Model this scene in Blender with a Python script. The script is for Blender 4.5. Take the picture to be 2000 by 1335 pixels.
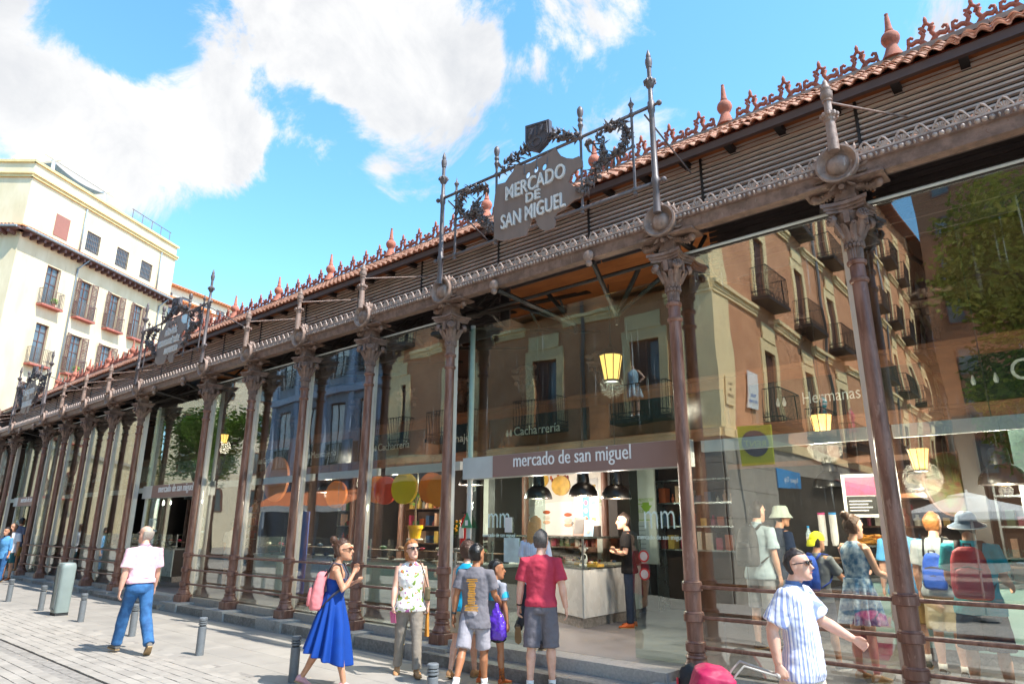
import bpy, bmesh, math, random
from mathutils import Vector, Matrix, noise as mnoise
for _o in list(bpy.data.objects): bpy.data.objects.remove(_o)
S = bpy.context.scene; COL = S.collection
PI = math.pi; R = math.radians
random.seed(7)
# ------------------------------------------------------------ camera
D, EYE = 7.50, 1.65
YAW, PITCH, ROLL, FPX = 0.71091, 0.273878, 0.0051135, 1298.0
cf = Vector((-math.sin(YAW)*math.cos(PITCH), math.cos(YAW)*math.cos(PITCH), math.sin(PITCH)))
r0 = Vector((math.cos(YAW), math.sin(YAW), 0)); u0 = r0.cross(cf)
cr = math.cos(ROLL)*r0 + math.sin(ROLL)*u0; cu = -math.sin(ROLL)*r0 + math.cos(ROLL)*u0
cam = bpy.data.cameras.new('camera'); camo = bpy.data.objects.new('camera', cam); COL.objects.link(camo)
camo.matrix_world = Matrix(((cr.x,cu.x,-cf.x,0),(cr.y,cu.y,-cf.y,-D),(cr.z,cu.z,-cf.z,EYE),(0,0,0,1)))
cam.sensor_width = 36; cam.lens = FPX/2000*36; cam.clip_start = .05; cam.clip_end = 3000
S.camera = camo
def ray(px, py): return (cf*FPX + cr*(px-1000) + cu*(667.5-py)).normalized()   # photo pixel -> direction
CAMP = Vector((0,-D,EYE))
# ------------------------------------------------------------ world, sun, exposure
SUN_AZ, SUN_EL = R(9), R(55)          # azimuth from +x towards +y
sv = Vector((math.cos(SUN_EL)*math.cos(SUN_AZ), math.cos(SUN_EL)*math.sin(SUN_AZ), math.sin(SUN_EL)))
W = bpy.data.worlds.new('World'); S.world = W; W.use_nodes = True
wn = W.node_tree; wn.nodes.clear()
def N(t, typ, **kw):
    n = t.nodes.new(typ)
    for k, v in kw.items():
        if k.startswith('i_'):
            key = k[2:]; key = int(key) if key.isdigit() else key.replace('_', ' ')
            n.inputs[key].default_value = v
        else: setattr(n, k, v)
    return n
def L(t, a, b): t.links.new(a, b)
sky = N(wn, 'ShaderNodeTexSky', sky_type='NISHITA', sun_disc=False, sun_elevation=SUN_EL, sun_rotation=PI/2-SUN_AZ,
        altitude=650, air_density=1.0, dust_density=0.3, ozone_density=2.5)
hs = N(wn, 'ShaderNodeHueSaturation'); hs.inputs['Hue'].default_value=.485; hs.inputs['Saturation'].default_value=1.15; hs.inputs['Value'].default_value=1.0
L(wn, sky.outputs[0], hs.inputs['Color'])
tc = N(wn, 'ShaderNodeTexCoord'); dirv = tc.outputs['Generated']
def mth(t, op, a, b=None, c=None):
    n = N(t, 'ShaderNodeMath', operation=op)
    for i, v in enumerate((a, b, c)):
        if v is None: continue
        if hasattr(v, 'links'): L(t, v, n.inputs[i])
        else: n.inputs[i].default_value = v
    return n.outputs[0]
nz1 = N(wn, 'ShaderNodeTexNoise', i_Scale=5.0, i_Detail=12.0, i_Roughness=.66, i_Distortion=.5); L(wn, dirv, nz1.inputs['Vector'])
nz2 = N(wn, 'ShaderNodeTexNoise', i_Scale=1.6, i_Detail=5.0, i_Roughness=.55); L(wn, dirv, nz2.inputs['Vector'])
acc = mth(wn, 'ADD', mth(wn, 'MULTIPLY', nz1.outputs[0], 2.3), mth(wn, 'MULTIPLY', nz2.outputs[0], .65))
for px, py, r, wgt in [(720,50,300,.5),(860,150,190,.45),(940,110,120,.3),(540,20,230,.4),(770,230,110,.3),(740,330,40,.2),(330,240,170,.42),(440,285,120,.42),
                       (150,230,170,.34),(60,260,230,.36),(450,340,70,.2),(30,30,160,.2),(250,360,160,.2),(590,265,60,.2),
                       (590,200,70,-.3),(645,20,45,-.42),(480,180,60,-.22),(650,330,120,-.2),(1010,60,60,-.25),(1180,50,240,.2),(170,100,120,-.3),(330,130,90,-.25),(520,120,60,-.2),(900,20,60,-.2),(230,90,60,-.2),(440,450,130,-.14),(800,420,240,-.2)]:
    c = ray(px, py)
    d = N(wn, 'ShaderNodeVectorMath', operation='DISTANCE'); L(wn, dirv, d.inputs[0]); d.inputs[1].default_value = c
    m = N(wn, 'ShaderNodeMapRange', interpolation_type='SMOOTHSTEP'); L(wn, d.outputs['Value'], m.inputs['Value'])
    m.inputs['From Min'].default_value = 0; m.inputs['From Max'].default_value = r/FPX*1.25
    m.inputs['To Min'].default_value = wgt; m.inputs['To Max'].default_value = 0
    acc = mth(wn, 'ADD', acc, m.outputs[0])
def mrange(t, v, a, b, c=0., d=1., smooth=True):
    m = N(t, 'ShaderNodeMapRange'); m.interpolation_type = 'SMOOTHSTEP' if smooth else 'LINEAR'
    L(t, v, m.inputs['Value'])
    for k, x in zip(('From Min','From Max','To Min','To Max'), (a,b,c,d)): m.inputs[k].default_value = x
    return m.outputs[0]
thick = mth(wn, 'POWER', mrange(wn, acc, 1.6, 1.93), 1.2)
nz3 = N(wn, 'ShaderNodeTexNoise', i_Scale=5.5, i_Detail=8.0, i_Roughness=.6, i_Distortion=.5); L(wn, dirv, nz3.inputs['Vector'])
cm = thick
cshade = mrange(wn, mth(wn, 'ADD', nz3.outputs[0], mth(wn, 'MULTIPLY', acc, .12)), .56, .95)
ccol = N(wn, 'ShaderNodeMixRGB'); L(wn, cshade, ccol.inputs[0]); ccol.inputs[1].default_value = (2.4,2.4,2.4,1); ccol.inputs[2].default_value = (1.72,1.78,1.88,1)
mixc = N(wn, 'ShaderNodeMixRGB'); L(wn, cm, mixc.inputs[0]); L(wn, hs.outputs[0], mixc.inputs[1]); L(wn, ccol.outputs[0], mixc.inputs[2])
bg = N(wn, 'ShaderNodeBackground', i_Strength=.15); L(wn, mixc.outputs[0], bg.inputs['Color'])
wo = N(wn, 'ShaderNodeOutputWorld'); L(wn, bg.outputs[0], wo.inputs['Surface'])
sl = bpy.data.lights.new('sun', 'SUN'); sl.energy = 2.55; sl.angle = R(.53); sl.color = (1,.955,.88)
so = bpy.data.objects.new('sun', sl); COL.objects.link(so); so.rotation_euler = (-sv).to_track_quat('-Z','Y').to_euler(); so.location = (20,5,40)
S.view_settings.view_transform = 'Standard'; S.view_settings.look = 'None'; S.view_settings.gamma = 1
S.view_settings.use_curve_mapping = False; S.view_settings.exposure = 1.58
S.render.engine = 'CYCLES'; S.cycles.max_bounces = 7; S.cycles.transparent_max_bounces = 16; S.cycles.glossy_bounces = 4
S.cycles.caustics_reflective = False; S.cycles.caustics_refractive = False; S.cycles.use_denoising = True; S.cycles.sample_clamp_indirect = 6
# ------------------------------------------------------------ helpers
def bm_wm(o):
    m = o.matrix_basis.copy()
    return bm_wm(o.parent) @ o.matrix_parent_inverse @ m if o.parent else m
class MB:
    """collects shapes into one mesh"""
    def __init__(s): s.v = []; s.f = []; s.m = []; s.mi = 0
    def add(s, vs, fs, M=None):
        b = len(s.v)
        s.v += [tuple(M @ Vector(v)) for v in vs] if M else [tuple(v) for v in vs]
        s.f += [tuple(i+b for i in f) for f in fs]; s.m += [s.mi]*len(fs); return s
    def box(s, x0,x1,y0,y1,z0,z1, M=None):
        return s.add([(x0,y0,z0),(x1,y0,z0),(x1,y1,z0),(x0,y1,z0),(x0,y0,z1),(x1,y0,z1),(x1,y1,z1),(x0,y1,z1)],
                     [(0,3,2,1),(4,5,6,7),(0,1,5,4),(1,2,6,5),(2,3,7,6),(3,0,4,7)], M)
    def cbox(s, c, sz, M=None): return s.box(c[0]-sz[0]/2,c[0]+sz[0]/2,c[1]-sz[1]/2,c[1]+sz[1]/2,c[2]-sz[2]/2,c[2]+sz[2]/2, M)
    def lathe(s, prof, n=16, c=(0,0,0), M=None, ph=0., cap=True):
        vs = []; fs = []; k = len(prof)
        for r, z in prof:
            for i in range(n):
                a = 2*PI*i/n+ph; vs.append((c[0]+r*math.cos(a), c[1]+r*math.sin(a), c[2]+z))
        for j in range(k-1):
            for i in range(n):
                a, b = j*n+i, j*n+(i+1)%n; fs.append((a,b,b+n,a+n))
        if cap: fs.append(tuple(range(n))[::-1]); fs.append(tuple((k-1)*n+i for i in range(n)))
        return s.add(vs, fs, M)
    def tube(s, pts, rad, n=8, cap=True, M=None, flat=1., up=None):
        pts = [Vector(p) for p in pts]; rad = rad if isinstance(rad, (list,tuple)) else [rad]*len(pts)
        vs = []; fs = []; prev = up
        for i, p in enumerate(pts):
            t = (pts[min(i+1,len(pts)-1)]-pts[max(i-1,0)])
            t = t.normalized() if t.length > 1e-9 else Vector((0,0,1))
            ref = Vector(prev) if prev is not None else (Vector((0,0,1)) if abs(t.z) < .9 else Vector((1,0,0)))
            a = ref.cross(t)
            if a.length < 1e-6: a = Vector((1,0,0)).cross(t)
            a.normalize(); b = t.cross(a); prev = b if up is None else up
            for k in range(n):
                an = 2*PI*k/n; vs.append(p + a*(rad[i]*math.cos(an)) + b*(rad[i]*flat*math.sin(an)))
        for j in range(len(pts)-1):
            for i in range(n):
                q, w = j*n+i, j*n+(i+1)%n; fs.append((q,w,w+n,q+n))
        if cap: fs.append(tuple(range(n))[::-1]); fs.append(tuple((len(pts)-1)*n+i for i in range(n)))
        return s.add(vs, fs, M)
    def ell(s, c, r, n=10, k=6, M=None):
        r = (r,r,r) if not isinstance(r, (tuple,list)) else r
        vs = [(c[0],c[1],c[2]-r[2])]; fs = []
        for j in range(1,k):
            t = PI*j/k
            for i in range(n):
                a = 2*PI*i/n; vs.append((c[0]+r[0]*math.sin(t)*math.cos(a), c[1]+r[1]*math.sin(t)*math.sin(a), c[2]-r[2]*math.cos(t)))
        vs.append((c[0],c[1],c[2]+r[2])); T = len(vs)-1
        for i in range(n):
            fs.append((0,1+(i+1)%n,1+i)); fs.append((T, 1+(k-2)*n+i, 1+(k-2)*n+(i+1)%n))
        for j in range(k-2):
            for i in range(n):
                q, w = 1+j*n+i, 1+j*n+(i+1)%n; fs.append((q,w,w+n,q+n))
        return s.add(vs, fs, M)
    def loft(s, rings, n=20, M=None, pw=1.):
        """rings: (centre, xhalf, yfront, yback) horizontal-ish ellipses given as Vector centre, half vectors"""
        vs = []; fs = []
        for c, a, b, b2 in rings:
            for i in range(n):
                t = 2*PI*i/n; ct, st = math.cos(t), math.sin(t)
                if pw != 1.: ct = math.copysign(abs(ct)**pw, ct); st = math.copysign(abs(st)**pw, st)
                vs.append(Vector(c) + Vector(a)*ct + (Vector(b) if st > 0 else Vector(b2))*abs(st))
        for j in range(len(rings)-1):
            for i in range(n):
                q, w = j*n+i, j*n+(i+1)%n; fs.append((q,w,w+n,q+n))
        fs.append(tuple(range(n))[::-1]); fs.append(tuple((len(rings)-1)*n+i for i in range(n)))
        return s.add(vs, fs, M)
    def prism(s, poly, y0, y1, M=None):
        """polygon in xz, extruded along y"""
        n = len(poly)
        ar = sum(poly[i][0]*poly[(i+1)%n][1]-poly[(i+1)%n][0]*poly[i][1] for i in range(n))
        if ar < 0: poly = poly[::-1]
        vs = [(x,y0,z) for x,z in poly]+[(x,y1,z) for x,z in poly]
        fs = [tuple(range(n)), tuple(range(2*n-1,n-1,-1))]+[(i,i+n,(i+1)%n+n,(i+1)%n) for i in range(n)]
        return s.add(vs, fs, M)
    def mesh(s, name, mats, smooth=False):
        me = bpy.data.meshes.new(name); me.from_pydata(s.v, [], s.f)
        for m in (mats if isinstance(mats, (list,tuple)) else [mats]): me.materials.append(m)
        if any(s.m): me.polygons.foreach_set('material_index', s.m)
        me.update()
        if smooth is True: me.polygons.foreach_set('use_smooth', [True]*len(me.polygons))
        elif smooth:
            me.polygons.foreach_set('use_smooth', [True]*len(me.polygons))
            me.set_sharp_from_angle(angle=R(smooth))
        return me
    def obj(s, name, mats, parent=None, loc=None, smooth=False): return link(name, s.mesh(name, mats, smooth), parent, loc)
def link(name, me, parent=None, loc=None, rz=0., scale=None):
    o = bpy.data.objects.new(name, me); COL.objects.link(o)
    if loc is not None: o.location = loc
    if rz: o.rotation_euler = (0,0,rz)
    if scale: o.scale = scale
    if parent is not None:
        o.parent = parent; o.matrix_parent_inverse = bm_wm(parent).inverted()
    return o
def tag(o, label=None, cat=None, group=None, kind=None):
    if label: o['label'] = label
    if cat: o['category'] = cat
    if group: o['group'] = group
    if kind: o['kind'] = kind
    return o
def thing(name, label, cat, loc=(0,0,0), rz=0., group=None):
    o = bpy.data.objects.new(name, None); COL.objects.link(o); o.location = loc; o.rotation_euler = (0,0,rz); o.empty_display_size = .2
    return tag(o, label, cat, group)
def struct(name, mb, m, smooth=False): return tag(mb.obj(name, m, smooth=smooth), kind='structure')
def T(x=0,y=0,z=0, rz=0., rx=0., ry=0., s=1.):
    m = Matrix.Translation((x,y,z)) @ Matrix.Rotation(rz,4,'Z') @ Matrix.Rotation(ry,4,'Y') @ Matrix.Rotation(rx,4,'X')
    return m @ (Matrix.Diagonal((*s,1)) if isinstance(s,(tuple,list)) else Matrix.Scale(s,4))
def text_mb(txt, size, ext=.01, align='CENTER', shear=0., sx=1., off=0., spacing=1., res=3):
    cu_ = bpy.data.curves.new('t', 'FONT'); cu_.body = txt; cu_.size = size; cu_.extrude = ext; cu_.align_x = align; cu_.resolution_u = res
    cu_.shear = shear; cu_.offset = off; cu_.space_character = spacing
    o = bpy.data.objects.new('t', cu_); me = bpy.data.meshes.new_from_object(o)
    mb = MB(); mb.add([(v.co.x*sx, v.co.y, v.co.z) for v in me.vertices], [tuple(p.vertices) for p in me.polygons])
    bpy.data.objects.remove(o); bpy.data.curves.remove(cu_); bpy.data.meshes.remove(me)
    return mb        # in the xy plane, facing +z
def text_fit(txt, h, width, ext=.01, off=0., shear=0.):
    mb = text_mb(txt, h/.70, ext, off=off, shear=shear); xs_ = [v[0] for v in mb.v]; k = width/(max(xs_)-min(xs_)); c = (max(xs_)+min(xs_))/2
    mb.v = [((v[0]-c)*k, v[1], v[2]) for v in mb.v]; return mb
def textM(x,y,z, rz=0.): return T(x,y,z,rz) @ Matrix.Rotation(PI/2,4,'X')   # upright, facing -y
# ------------------------------------------------------------ materials
_mats = {}
def srgb(h):
    h = h.lstrip('#'); c = [int(h[i:i+2],16)/255 for i in (0,2,4)]
    return tuple(x/12.92 if x <= .04045 else ((x+.055)/1.055)**2.4 for x in c)
def mat(name, col, rough=.6, metal=0., var=.15, scale=6., bump=0., bscale=60., col2=None, spec=.5, rnd=0., stretch=None, detail=5., coat=0., sss=0., emit=0., world=False, spots=None):
    if name in _mats: return _mats[name]
    if isinstance(col, str): col = srgb(col)
    if isinstance(col2, str): col2 = srgb(col2)
    m = bpy.data.materials.new(name); m.use_nodes = True; t = m.node_tree; p = t.nodes['Principled BSDF']
    p.inputs['Roughness'].default_value = rough; p.inputs['Metallic'].default_value = metal; p.inputs['Specular IOR Level'].default_value = spec
    if coat: p.inputs['Coat Weight'].default_value = coat; p.inputs['Coat Roughness'].default_value = .15
    if sss: p.inputs['Subsurface Weight'].default_value = sss; p.inputs['Subsurface Radius'].default_value = (.01,.004,.002); p.inputs['Subsurface Scale'].default_value = 1.
    c = N(t, 'ShaderNodeTexCoord'); v = c.outputs['Object']
    if world: v = N(t, 'ShaderNodeNewGeometry').outputs['Position']
    v0 = v
    if stretch:
        mp = N(t, 'ShaderNodeMapping'); mp.inputs['Scale'].default_value = stretch; L(t, v, mp.inputs['Vector']); v = mp.outputs[0]
    nz = N(t, 'ShaderNodeTexNoise', i_Scale=scale, i_Detail=detail, i_Roughness=.6); L(t, v, nz.inputs['Vector'])
    a = tuple(x*(1-var) for x in col); b = col2 if col2 else tuple(min(1,x*(1+var)) for x in col)
    f = mrange(t, nz.outputs[0], .3, .7)
    mx = N(t, 'ShaderNodeMixRGB'); L(t, f, mx.inputs[0]); mx.inputs[1].default_value = (*a,1); mx.inputs[2].default_value = (*b,1)
    out = mx.outputs[0]
    for sc_, th_, wd_, col_, am_, st_ in (spots or ()):
        sv_ = v0
        if st_: mp2 = N(t, 'ShaderNodeMapping'); mp2.inputs['Scale'].default_value = st_; L(t, v0, mp2.inputs['Vector']); sv_ = mp2.outputs[0]
        ns = N(t, 'ShaderNodeTexNoise', i_Scale=sc_, i_Detail=4., i_Roughness=.65); L(t, sv_, ns.inputs['Vector'])
        ms = N(t, 'ShaderNodeMixRGB'); L(t, mrange(t, ns.outputs[0], th_, th_+wd_, 0., am_), ms.inputs[0]); L(t, out, ms.inputs[1]); ms.inputs[2].default_value = (*srgb(col_),1); out = ms.outputs[0]
    if rnd:
        oi = N(t, 'ShaderNodeObjectInfo'); h = N(t, 'ShaderNodeHueSaturation'); L(t, out, h.inputs['Color'])
        L(t, mrange(t, oi.outputs['Random'], 0, 1, 1-rnd, 1+rnd, False), h.inputs['Value']); out = h.outputs[0]
    L(t, out, p.inputs['Base Color'])
    L(t, mrange(t, nz.outputs[0], .2, .8, max(0,rough-.08), min(1,rough+.1)), p.inputs['Roughness'])
    if bump:
        n2 = N(t, 'ShaderNodeTexNoise', i_Scale=bscale, i_Detail=4.); L(t, v, n2.inputs['Vector'])
        bp = N(t, 'ShaderNodeBump', i_Strength=bump, i_Distance=.02); L(t, n2.outputs[0], bp.inputs['Height']); L(t, bp.outputs[0], p.inputs['Normal'])
    if emit: p.inputs['Emission Color'].default_value = (*col,1); p.inputs['Emission Strength'].default_value = emit
    _mats[name] = m; return m
def glass(name, tint=(.93,.97,.95), r0=.17, rough=0., dirt=.0, warp=.0):
    m = bpy.data.materials.new(name); m.use_nodes = True; t = m.node_tree; t.nodes.clear()
    tr = N(t, 'ShaderNodeBsdfTransparent'); tr.inputs[0].default_value = (*tint,1)
    gl = N(t, 'ShaderNodeBsdfGlossy'); gl.inputs['Roughness'].default_value = rough; gl.inputs['Color'].default_value = (1,.985,.96,1)
    lw = N(t, 'ShaderNodeLayerWeight', i_Blend=.5)
    fr = mth(t, 'ADD', mth(t, 'MULTIPLY', mth(t, 'POWER', lw.outputs['Facing'], 5.), 1-r0), r0)
    if warp:
        cg = N(t, 'ShaderNodeTexCoord'); nw_ = N(t, 'ShaderNodeTexNoise', i_Scale=1.1, i_Detail=1.); L(t, cg.outputs['Object'], nw_.inputs['Vector'])
        bw_ = N(t, 'ShaderNodeBump', i_Strength=warp, i_Distance=.05); L(t, nw_.outputs[0], bw_.inputs['Height']); L(t, bw_.outputs[0], gl.inputs['Normal'])
    mx = N(t, 'ShaderNodeMixShader'); L(t, fr, mx.inputs[0]); L(t, tr.outputs[0], mx.inputs[1]); L(t, gl.outputs[0], mx.inputs[2])
    o = N(t, 'ShaderNodeOutputMaterial'); out = mx.outputs[0]
    if dirt:
        mp = N(t, 'ShaderNodeMapping'); mp.inputs['Scale'].default_value = (26,26,.9); L(t, cg.outputs['Object'], mp.inputs[0])
        n1 = N(t, 'ShaderNodeTexNoise', i_Scale=1., i_Detail=3.); L(t, mp.outputs[0], n1.inputs['Vector']); n2 = N(t, 'ShaderNodeTexNoise', i_Scale=.8, i_Detail=4.); L(t, cg.outputs['Object'], n2.inputs['Vector'])
        n3 = N(t, 'ShaderNodeTexNoise', i_Scale=90., i_Detail=2.); L(t, cg.outputs['Object'], n3.inputs['Vector'])
        f1 = mth(t, 'MULTIPLY', mrange(t, n1.outputs[0], .64, .74), mrange(t, n2.outputs[0], .42, .62)); f2 = mth(t, 'MULTIPLY', mrange(t, n3.outputs[0], .7, .76), .5)
        df = N(t, 'ShaderNodeBsdfDiffuse'); df.inputs[0].default_value = (.75,.74,.7,1); m2 = N(t, 'ShaderNodeMixShader')
        L(t, mth(t, 'MULTIPLY', mth(t, 'MAXIMUM', f1, f2), dirt), m2.inputs[0]); L(t, out, m2.inputs[1]); L(t, df.outputs[0], m2.inputs[2]); out = m2.outputs[0]
    L(t, out, o.inputs[0]); return m
def emat(name, col, st):
    m = bpy.data.materials.new(name); m.use_nodes = True; p = m.node_tree.nodes['Principled BSDF']
    p.inputs['Base Color'].default_value = (*col,1); p.inputs['Emission Color'].default_value = (*col,1); p.inputs['Emission Strength'].default_value = st; return m
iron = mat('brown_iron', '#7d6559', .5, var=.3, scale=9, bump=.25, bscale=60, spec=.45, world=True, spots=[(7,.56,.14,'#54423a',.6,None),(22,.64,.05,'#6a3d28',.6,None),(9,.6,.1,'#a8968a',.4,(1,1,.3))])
iron_lit = mat('brown_iron_lit', '#937c6f', .5, var=.28, scale=7, bump=.25, bscale=60, spec=.45, world=True, spots=[(8,.56,.14,'#66544b',.6,None),(24,.64,.05,'#7a4a34',.55,None),(10,.6,.1,'#c6b8ae',.5,(1,1,.3))])  # lit copy of the brown iron: stronger light put into every tone
shaftm = mat('red_brown_iron', '#7b4f3f', .36, var=.28, scale=5, bump=.2, bscale=45, spec=.45, col2='#936b5b', stretch=(3,3,.5), world=True, spots=[(5,.58,.12,'#5a382c',.6,(2,2,.35)),(16,.62,.05,'#a88676',.45,(1,1,.25)),(30,.66,.04,'#47291f',.7,None)])
antem = mat('antefix_iron_highlit','#b09c90',.5,var=.3,scale=9,spec=.5,world=True,spots=[(8,.56,.14,'#75625a',.6,None)])  # paler than the other iron: bright highlights put into the colour
darkiron = mat('black_iron', '#23201f', .5, var=.2, bump=.1)
signiron = mat('sign_iron', '#86746b', .5, var=.1, scale=3, bump=.05, stretch=(2,2,.5))
frameiron = mat('frame_iron', '#665c5a', .45, var=.15)
terra = mat('terracotta', '#b5705a', .8, var=.22, scale=7, bump=.3, bscale=50, rnd=.2, world=True, spots=[(6,.56,.12,'#6e4a3e',.55,None),(12,.64,.06,'#c9a58e',.5,None)])
tilem = mat('roof_tile', '#c58468', .82, var=.25, scale=5, bump=.3, bscale=40, rnd=.3, col2='#e0ae92', world=True, spots=[(5,.58,.12,'#7a5546',.55,None),(14,.62,.06,'#8f8a70',.45,None)])
woodslat = mat('slat_wood', '#c6b8ac', .65, var=.2, scale=4, stretch=(.6,8,8), bump=.15, bscale=30, rnd=.15)
darkslat = mat('dark_slat', '#453b3a', .6, var=.2, scale=4, stretch=(.6,8,8), rnd=.1)
orangewood = mat('orange_wood', '#96592f', .55, var=.2, scale=2.5, stretch=(1,6,6), bump=.1, col2='#a4683c')
granite = mat('granite', '#b3ada6', .75, world=True, spots=[(3,.54,.15,'#827c75',.6,None)], var=.14, scale=30, bump=.25, bscale=150, detail=8, rnd=.06)
granite_d = mat('granite_dark', '#98928b', .75, world=True, spots=[(3,.52,.15,'#6f6963',.6,None)], var=.25, scale=22, bump=.3, bscale=120, detail=8, rnd=.08)
steel = mat('beige_steel', '#d8cfc3', .4, var=.05, scale=3, spec=.5)
steel_w = mat('pale_steel', '#c6cac7', .38, var=.05, scale=3)
paneglass = glass('pane_glass', dirt=.35, warp=.06)
doorglass = glass('door_glass', (.85,.96,.93), .1, dirt=.3, warp=.05)
white = mat('white_paint', '#e6e4e0', .5, var=.04)
black = mat('black_paint', '#141414', .45, var=.2)
# ============================================================ SETTING: ground and paving
def gz(x): return -.20+.12*(-4-max(-46., min(3., x)))/21
SLOPE = .12/21
groundm = mat('street_bed', '#8d8780', .85, var=.15, scale=1.5, bump=.2, bscale=40)
slabm = mat('pavement_slab', '#9a948c', .72, var=.08, scale=2.2, bump=.15, bscale=90, rnd=.05, detail=8, world=True, spots=[(1.1,.5,.2,'#938c83',.5,None),(19,.7,.03,'#5f5a55',.6,None),(45,.72,.03,'#cfc8be',.4,None)])
paverm = mat('street_paver', '#a19a91', .75, var=.1, scale=3, bump=.25, bscale=70, rnd=.08, detail=8, world=True, spots=[(.9,.5,.2,'#99928a',.5,None),(17,.7,.03,'#66605a',.5,None)])
drainm = mat('drain_stone', '#8f8982', .75, var=.2, scale=12, bump=.25, bscale=80, rnd=.08)
g = MB()
gx = [-600,-120,-46,3,60,600]; gy = [-600,-60,-9,0,60,600]
vs = [(x,y,gz(x)-.045) for y in gy for x in gx]
g.add(vs, [(j*6+i,j*6+i+1,(j+1)*6+i+1,(j+1)*6+i) for j in range(5) for i in range(5)])
struct('ground', g, groundm)
pav = struct('pavement', MB().box(-46,3,-2.56,-.1,-.30,-.24), groundm)
road = struct('street', MB().box(-46,3,-9.0,-2.57,-.32,-.26), groundm)
def slabmesh(name, a, b, h, m):
    """a paving stone with a small chamfer, top centre at the origin"""
    c = min(.005, min(a,b)*.035)
    mb = MB(); q = [(-a/2,-b/2),(a/2,-b/2),(a/2,b/2),(-a/2,b/2)]; k = [(x*(1-2*c/a), y*(1-2*c/b)) for x,y in q]
    mb.add([(*p,-h) for p in q]+[(*p,-c*.6) for p in q]+[(*p,0) for p in k],
           [(0,1,5,4),(1,2,6,5),(2,3,7,6),(3,0,4,7),(4,5,9,8),(5,6,10,9),(6,7,11,10),(7,4,8,11),(8,9,10,11)])
    return mb
rs = random.Random(3)
sm = slabmesh('pavement_slab', .895, .555, .08, slabm).mesh('pavement_slab', slabm)
for r in range(4):
    y = -.57-.28-r*.56+.005
    for k in range(46):
        x = -3.2-k*.9-(.45 if r%2 else 0)
        if x > -39 and not (-8.1 < x < -3.4 and y > -.6):
            o = link('pavement_slab', sm, pav, (x,y,gz(x)+rs.uniform(-.0012,.0012)+.004)); o.rotation_euler = (rs.uniform(-.001,.001), SLOPE+rs.uniform(-.001,.001), 0)
# small street pavers: the nearest ones in view are objects, the rest one mesh
pm_ = slabmesh('street_paver', .232, .142, .05, paverm); pmesh = pm_.mesh('street_paver', paverm)
cand = []
for r in range(46):
    y = -2.66-.03-r*.15
    if -4.30 < y < -3.98: continue
    for k in range(150):
        x = 2.2-k*.24-(.12 if r%2 else 0)
        d = Vector((x,y,gz(x)))-CAMP; z = d.dot(cf); 
        px = 1000+FPX*d.dot(cr)/z if z > .5 else 9e9; py = 667-FPX*d.dot(cu)/z if z > .5 else 9e9
        vis = -20 < px < 2020 and py < 1345
        cand.append((0 if vis else 1, z if vis else d.length, x, y))
cand.sort(); rest = MB()
for i, (v, z, x, y) in enumerate(cand):
    dz = rs.uniform(-.0025,.0025)+.004; rx = rs.uniform(-.006,.006)
    if i < 298:
        o = link('street_paver', pmesh, road, (x,y,gz(x)+dz)); o.rotation_euler = (rx, SLOPE+rs.uniform(-.01,.01), rs.uniform(-.008,.008))
    else: rest.add(pm_.v, pm_.f, T(x,y,gz(x)+dz, rs.uniform(-.008,.008), rx, SLOPE))
tag(rest.obj('street_paver', paverm, road), kind='stuff')
dm = slabmesh('drain_stone', .34, .145, .05, drainm).mesh('drain_stone', drainm)
for r in range(2):
    for k in range(80):
        x = -4.-k*.35-(.17 if r else 0); link('drain_stone', dm, road, (x,-4.065-r*.15,gz(x)-.004+rs.uniform(-.002,.002)))
bs = slabmesh('border_stone', .9, .09, .05, drainm).mesh('border_stone', drainm)
for k in range(40): link('border_stone', bs, road, (-3.5-k*.905,-2.612,gz(-3.5-k*.905)+.003))
# ============================================================ buildings round the square
cream = mat('cream_render', '#dccca6', .85, var=.10, scale=1.1, bump=.08, bscale=20, col2='#e2d5b5', stretch=(1,1,.35), world=True, spots=[(.5,.52,.2,'#cbb78c',.5,(1,1,.3)),(2.2,.64,.08,'#b8a684',.45,(2,2,.25))])
creamtrim = mat('cream_trim', '#d8c48e', .8, var=.08, scale=3)
shutter = mat('shutter_brown', '#6b4a41', .6, var=.15, scale=3, stretch=(8,8,1))
gutterm = mat('zinc', '#8d9aa0', .45, var=.1)
brownwood = mat('eave_wood', '#6d5350', .7, var=.15)
ytile = mat('old_tile', '#cf8a5c', .8, var=.25, scale=6, rnd=.2)
winglass = mat('window_glass', '#5a6468', .08, var=.3, scale=.8, spec=.9)
curtain = mat('curtain', '#d8dcd6', .8, var=.12, scale=6, stretch=(10,10,.3))
yellowcurtain = mat('yellow_curtain', '#d8b048', .8, var=.2, scale=6, stretch=(10,10,.3))
recess = mat('reveal', '#d6c69a', .85, var=.06)
grille = mat('grille', '#74675f', .6, var=.2)
redtile = mat('balcony_edge', '#b0685a', .8, var=.2)
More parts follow.
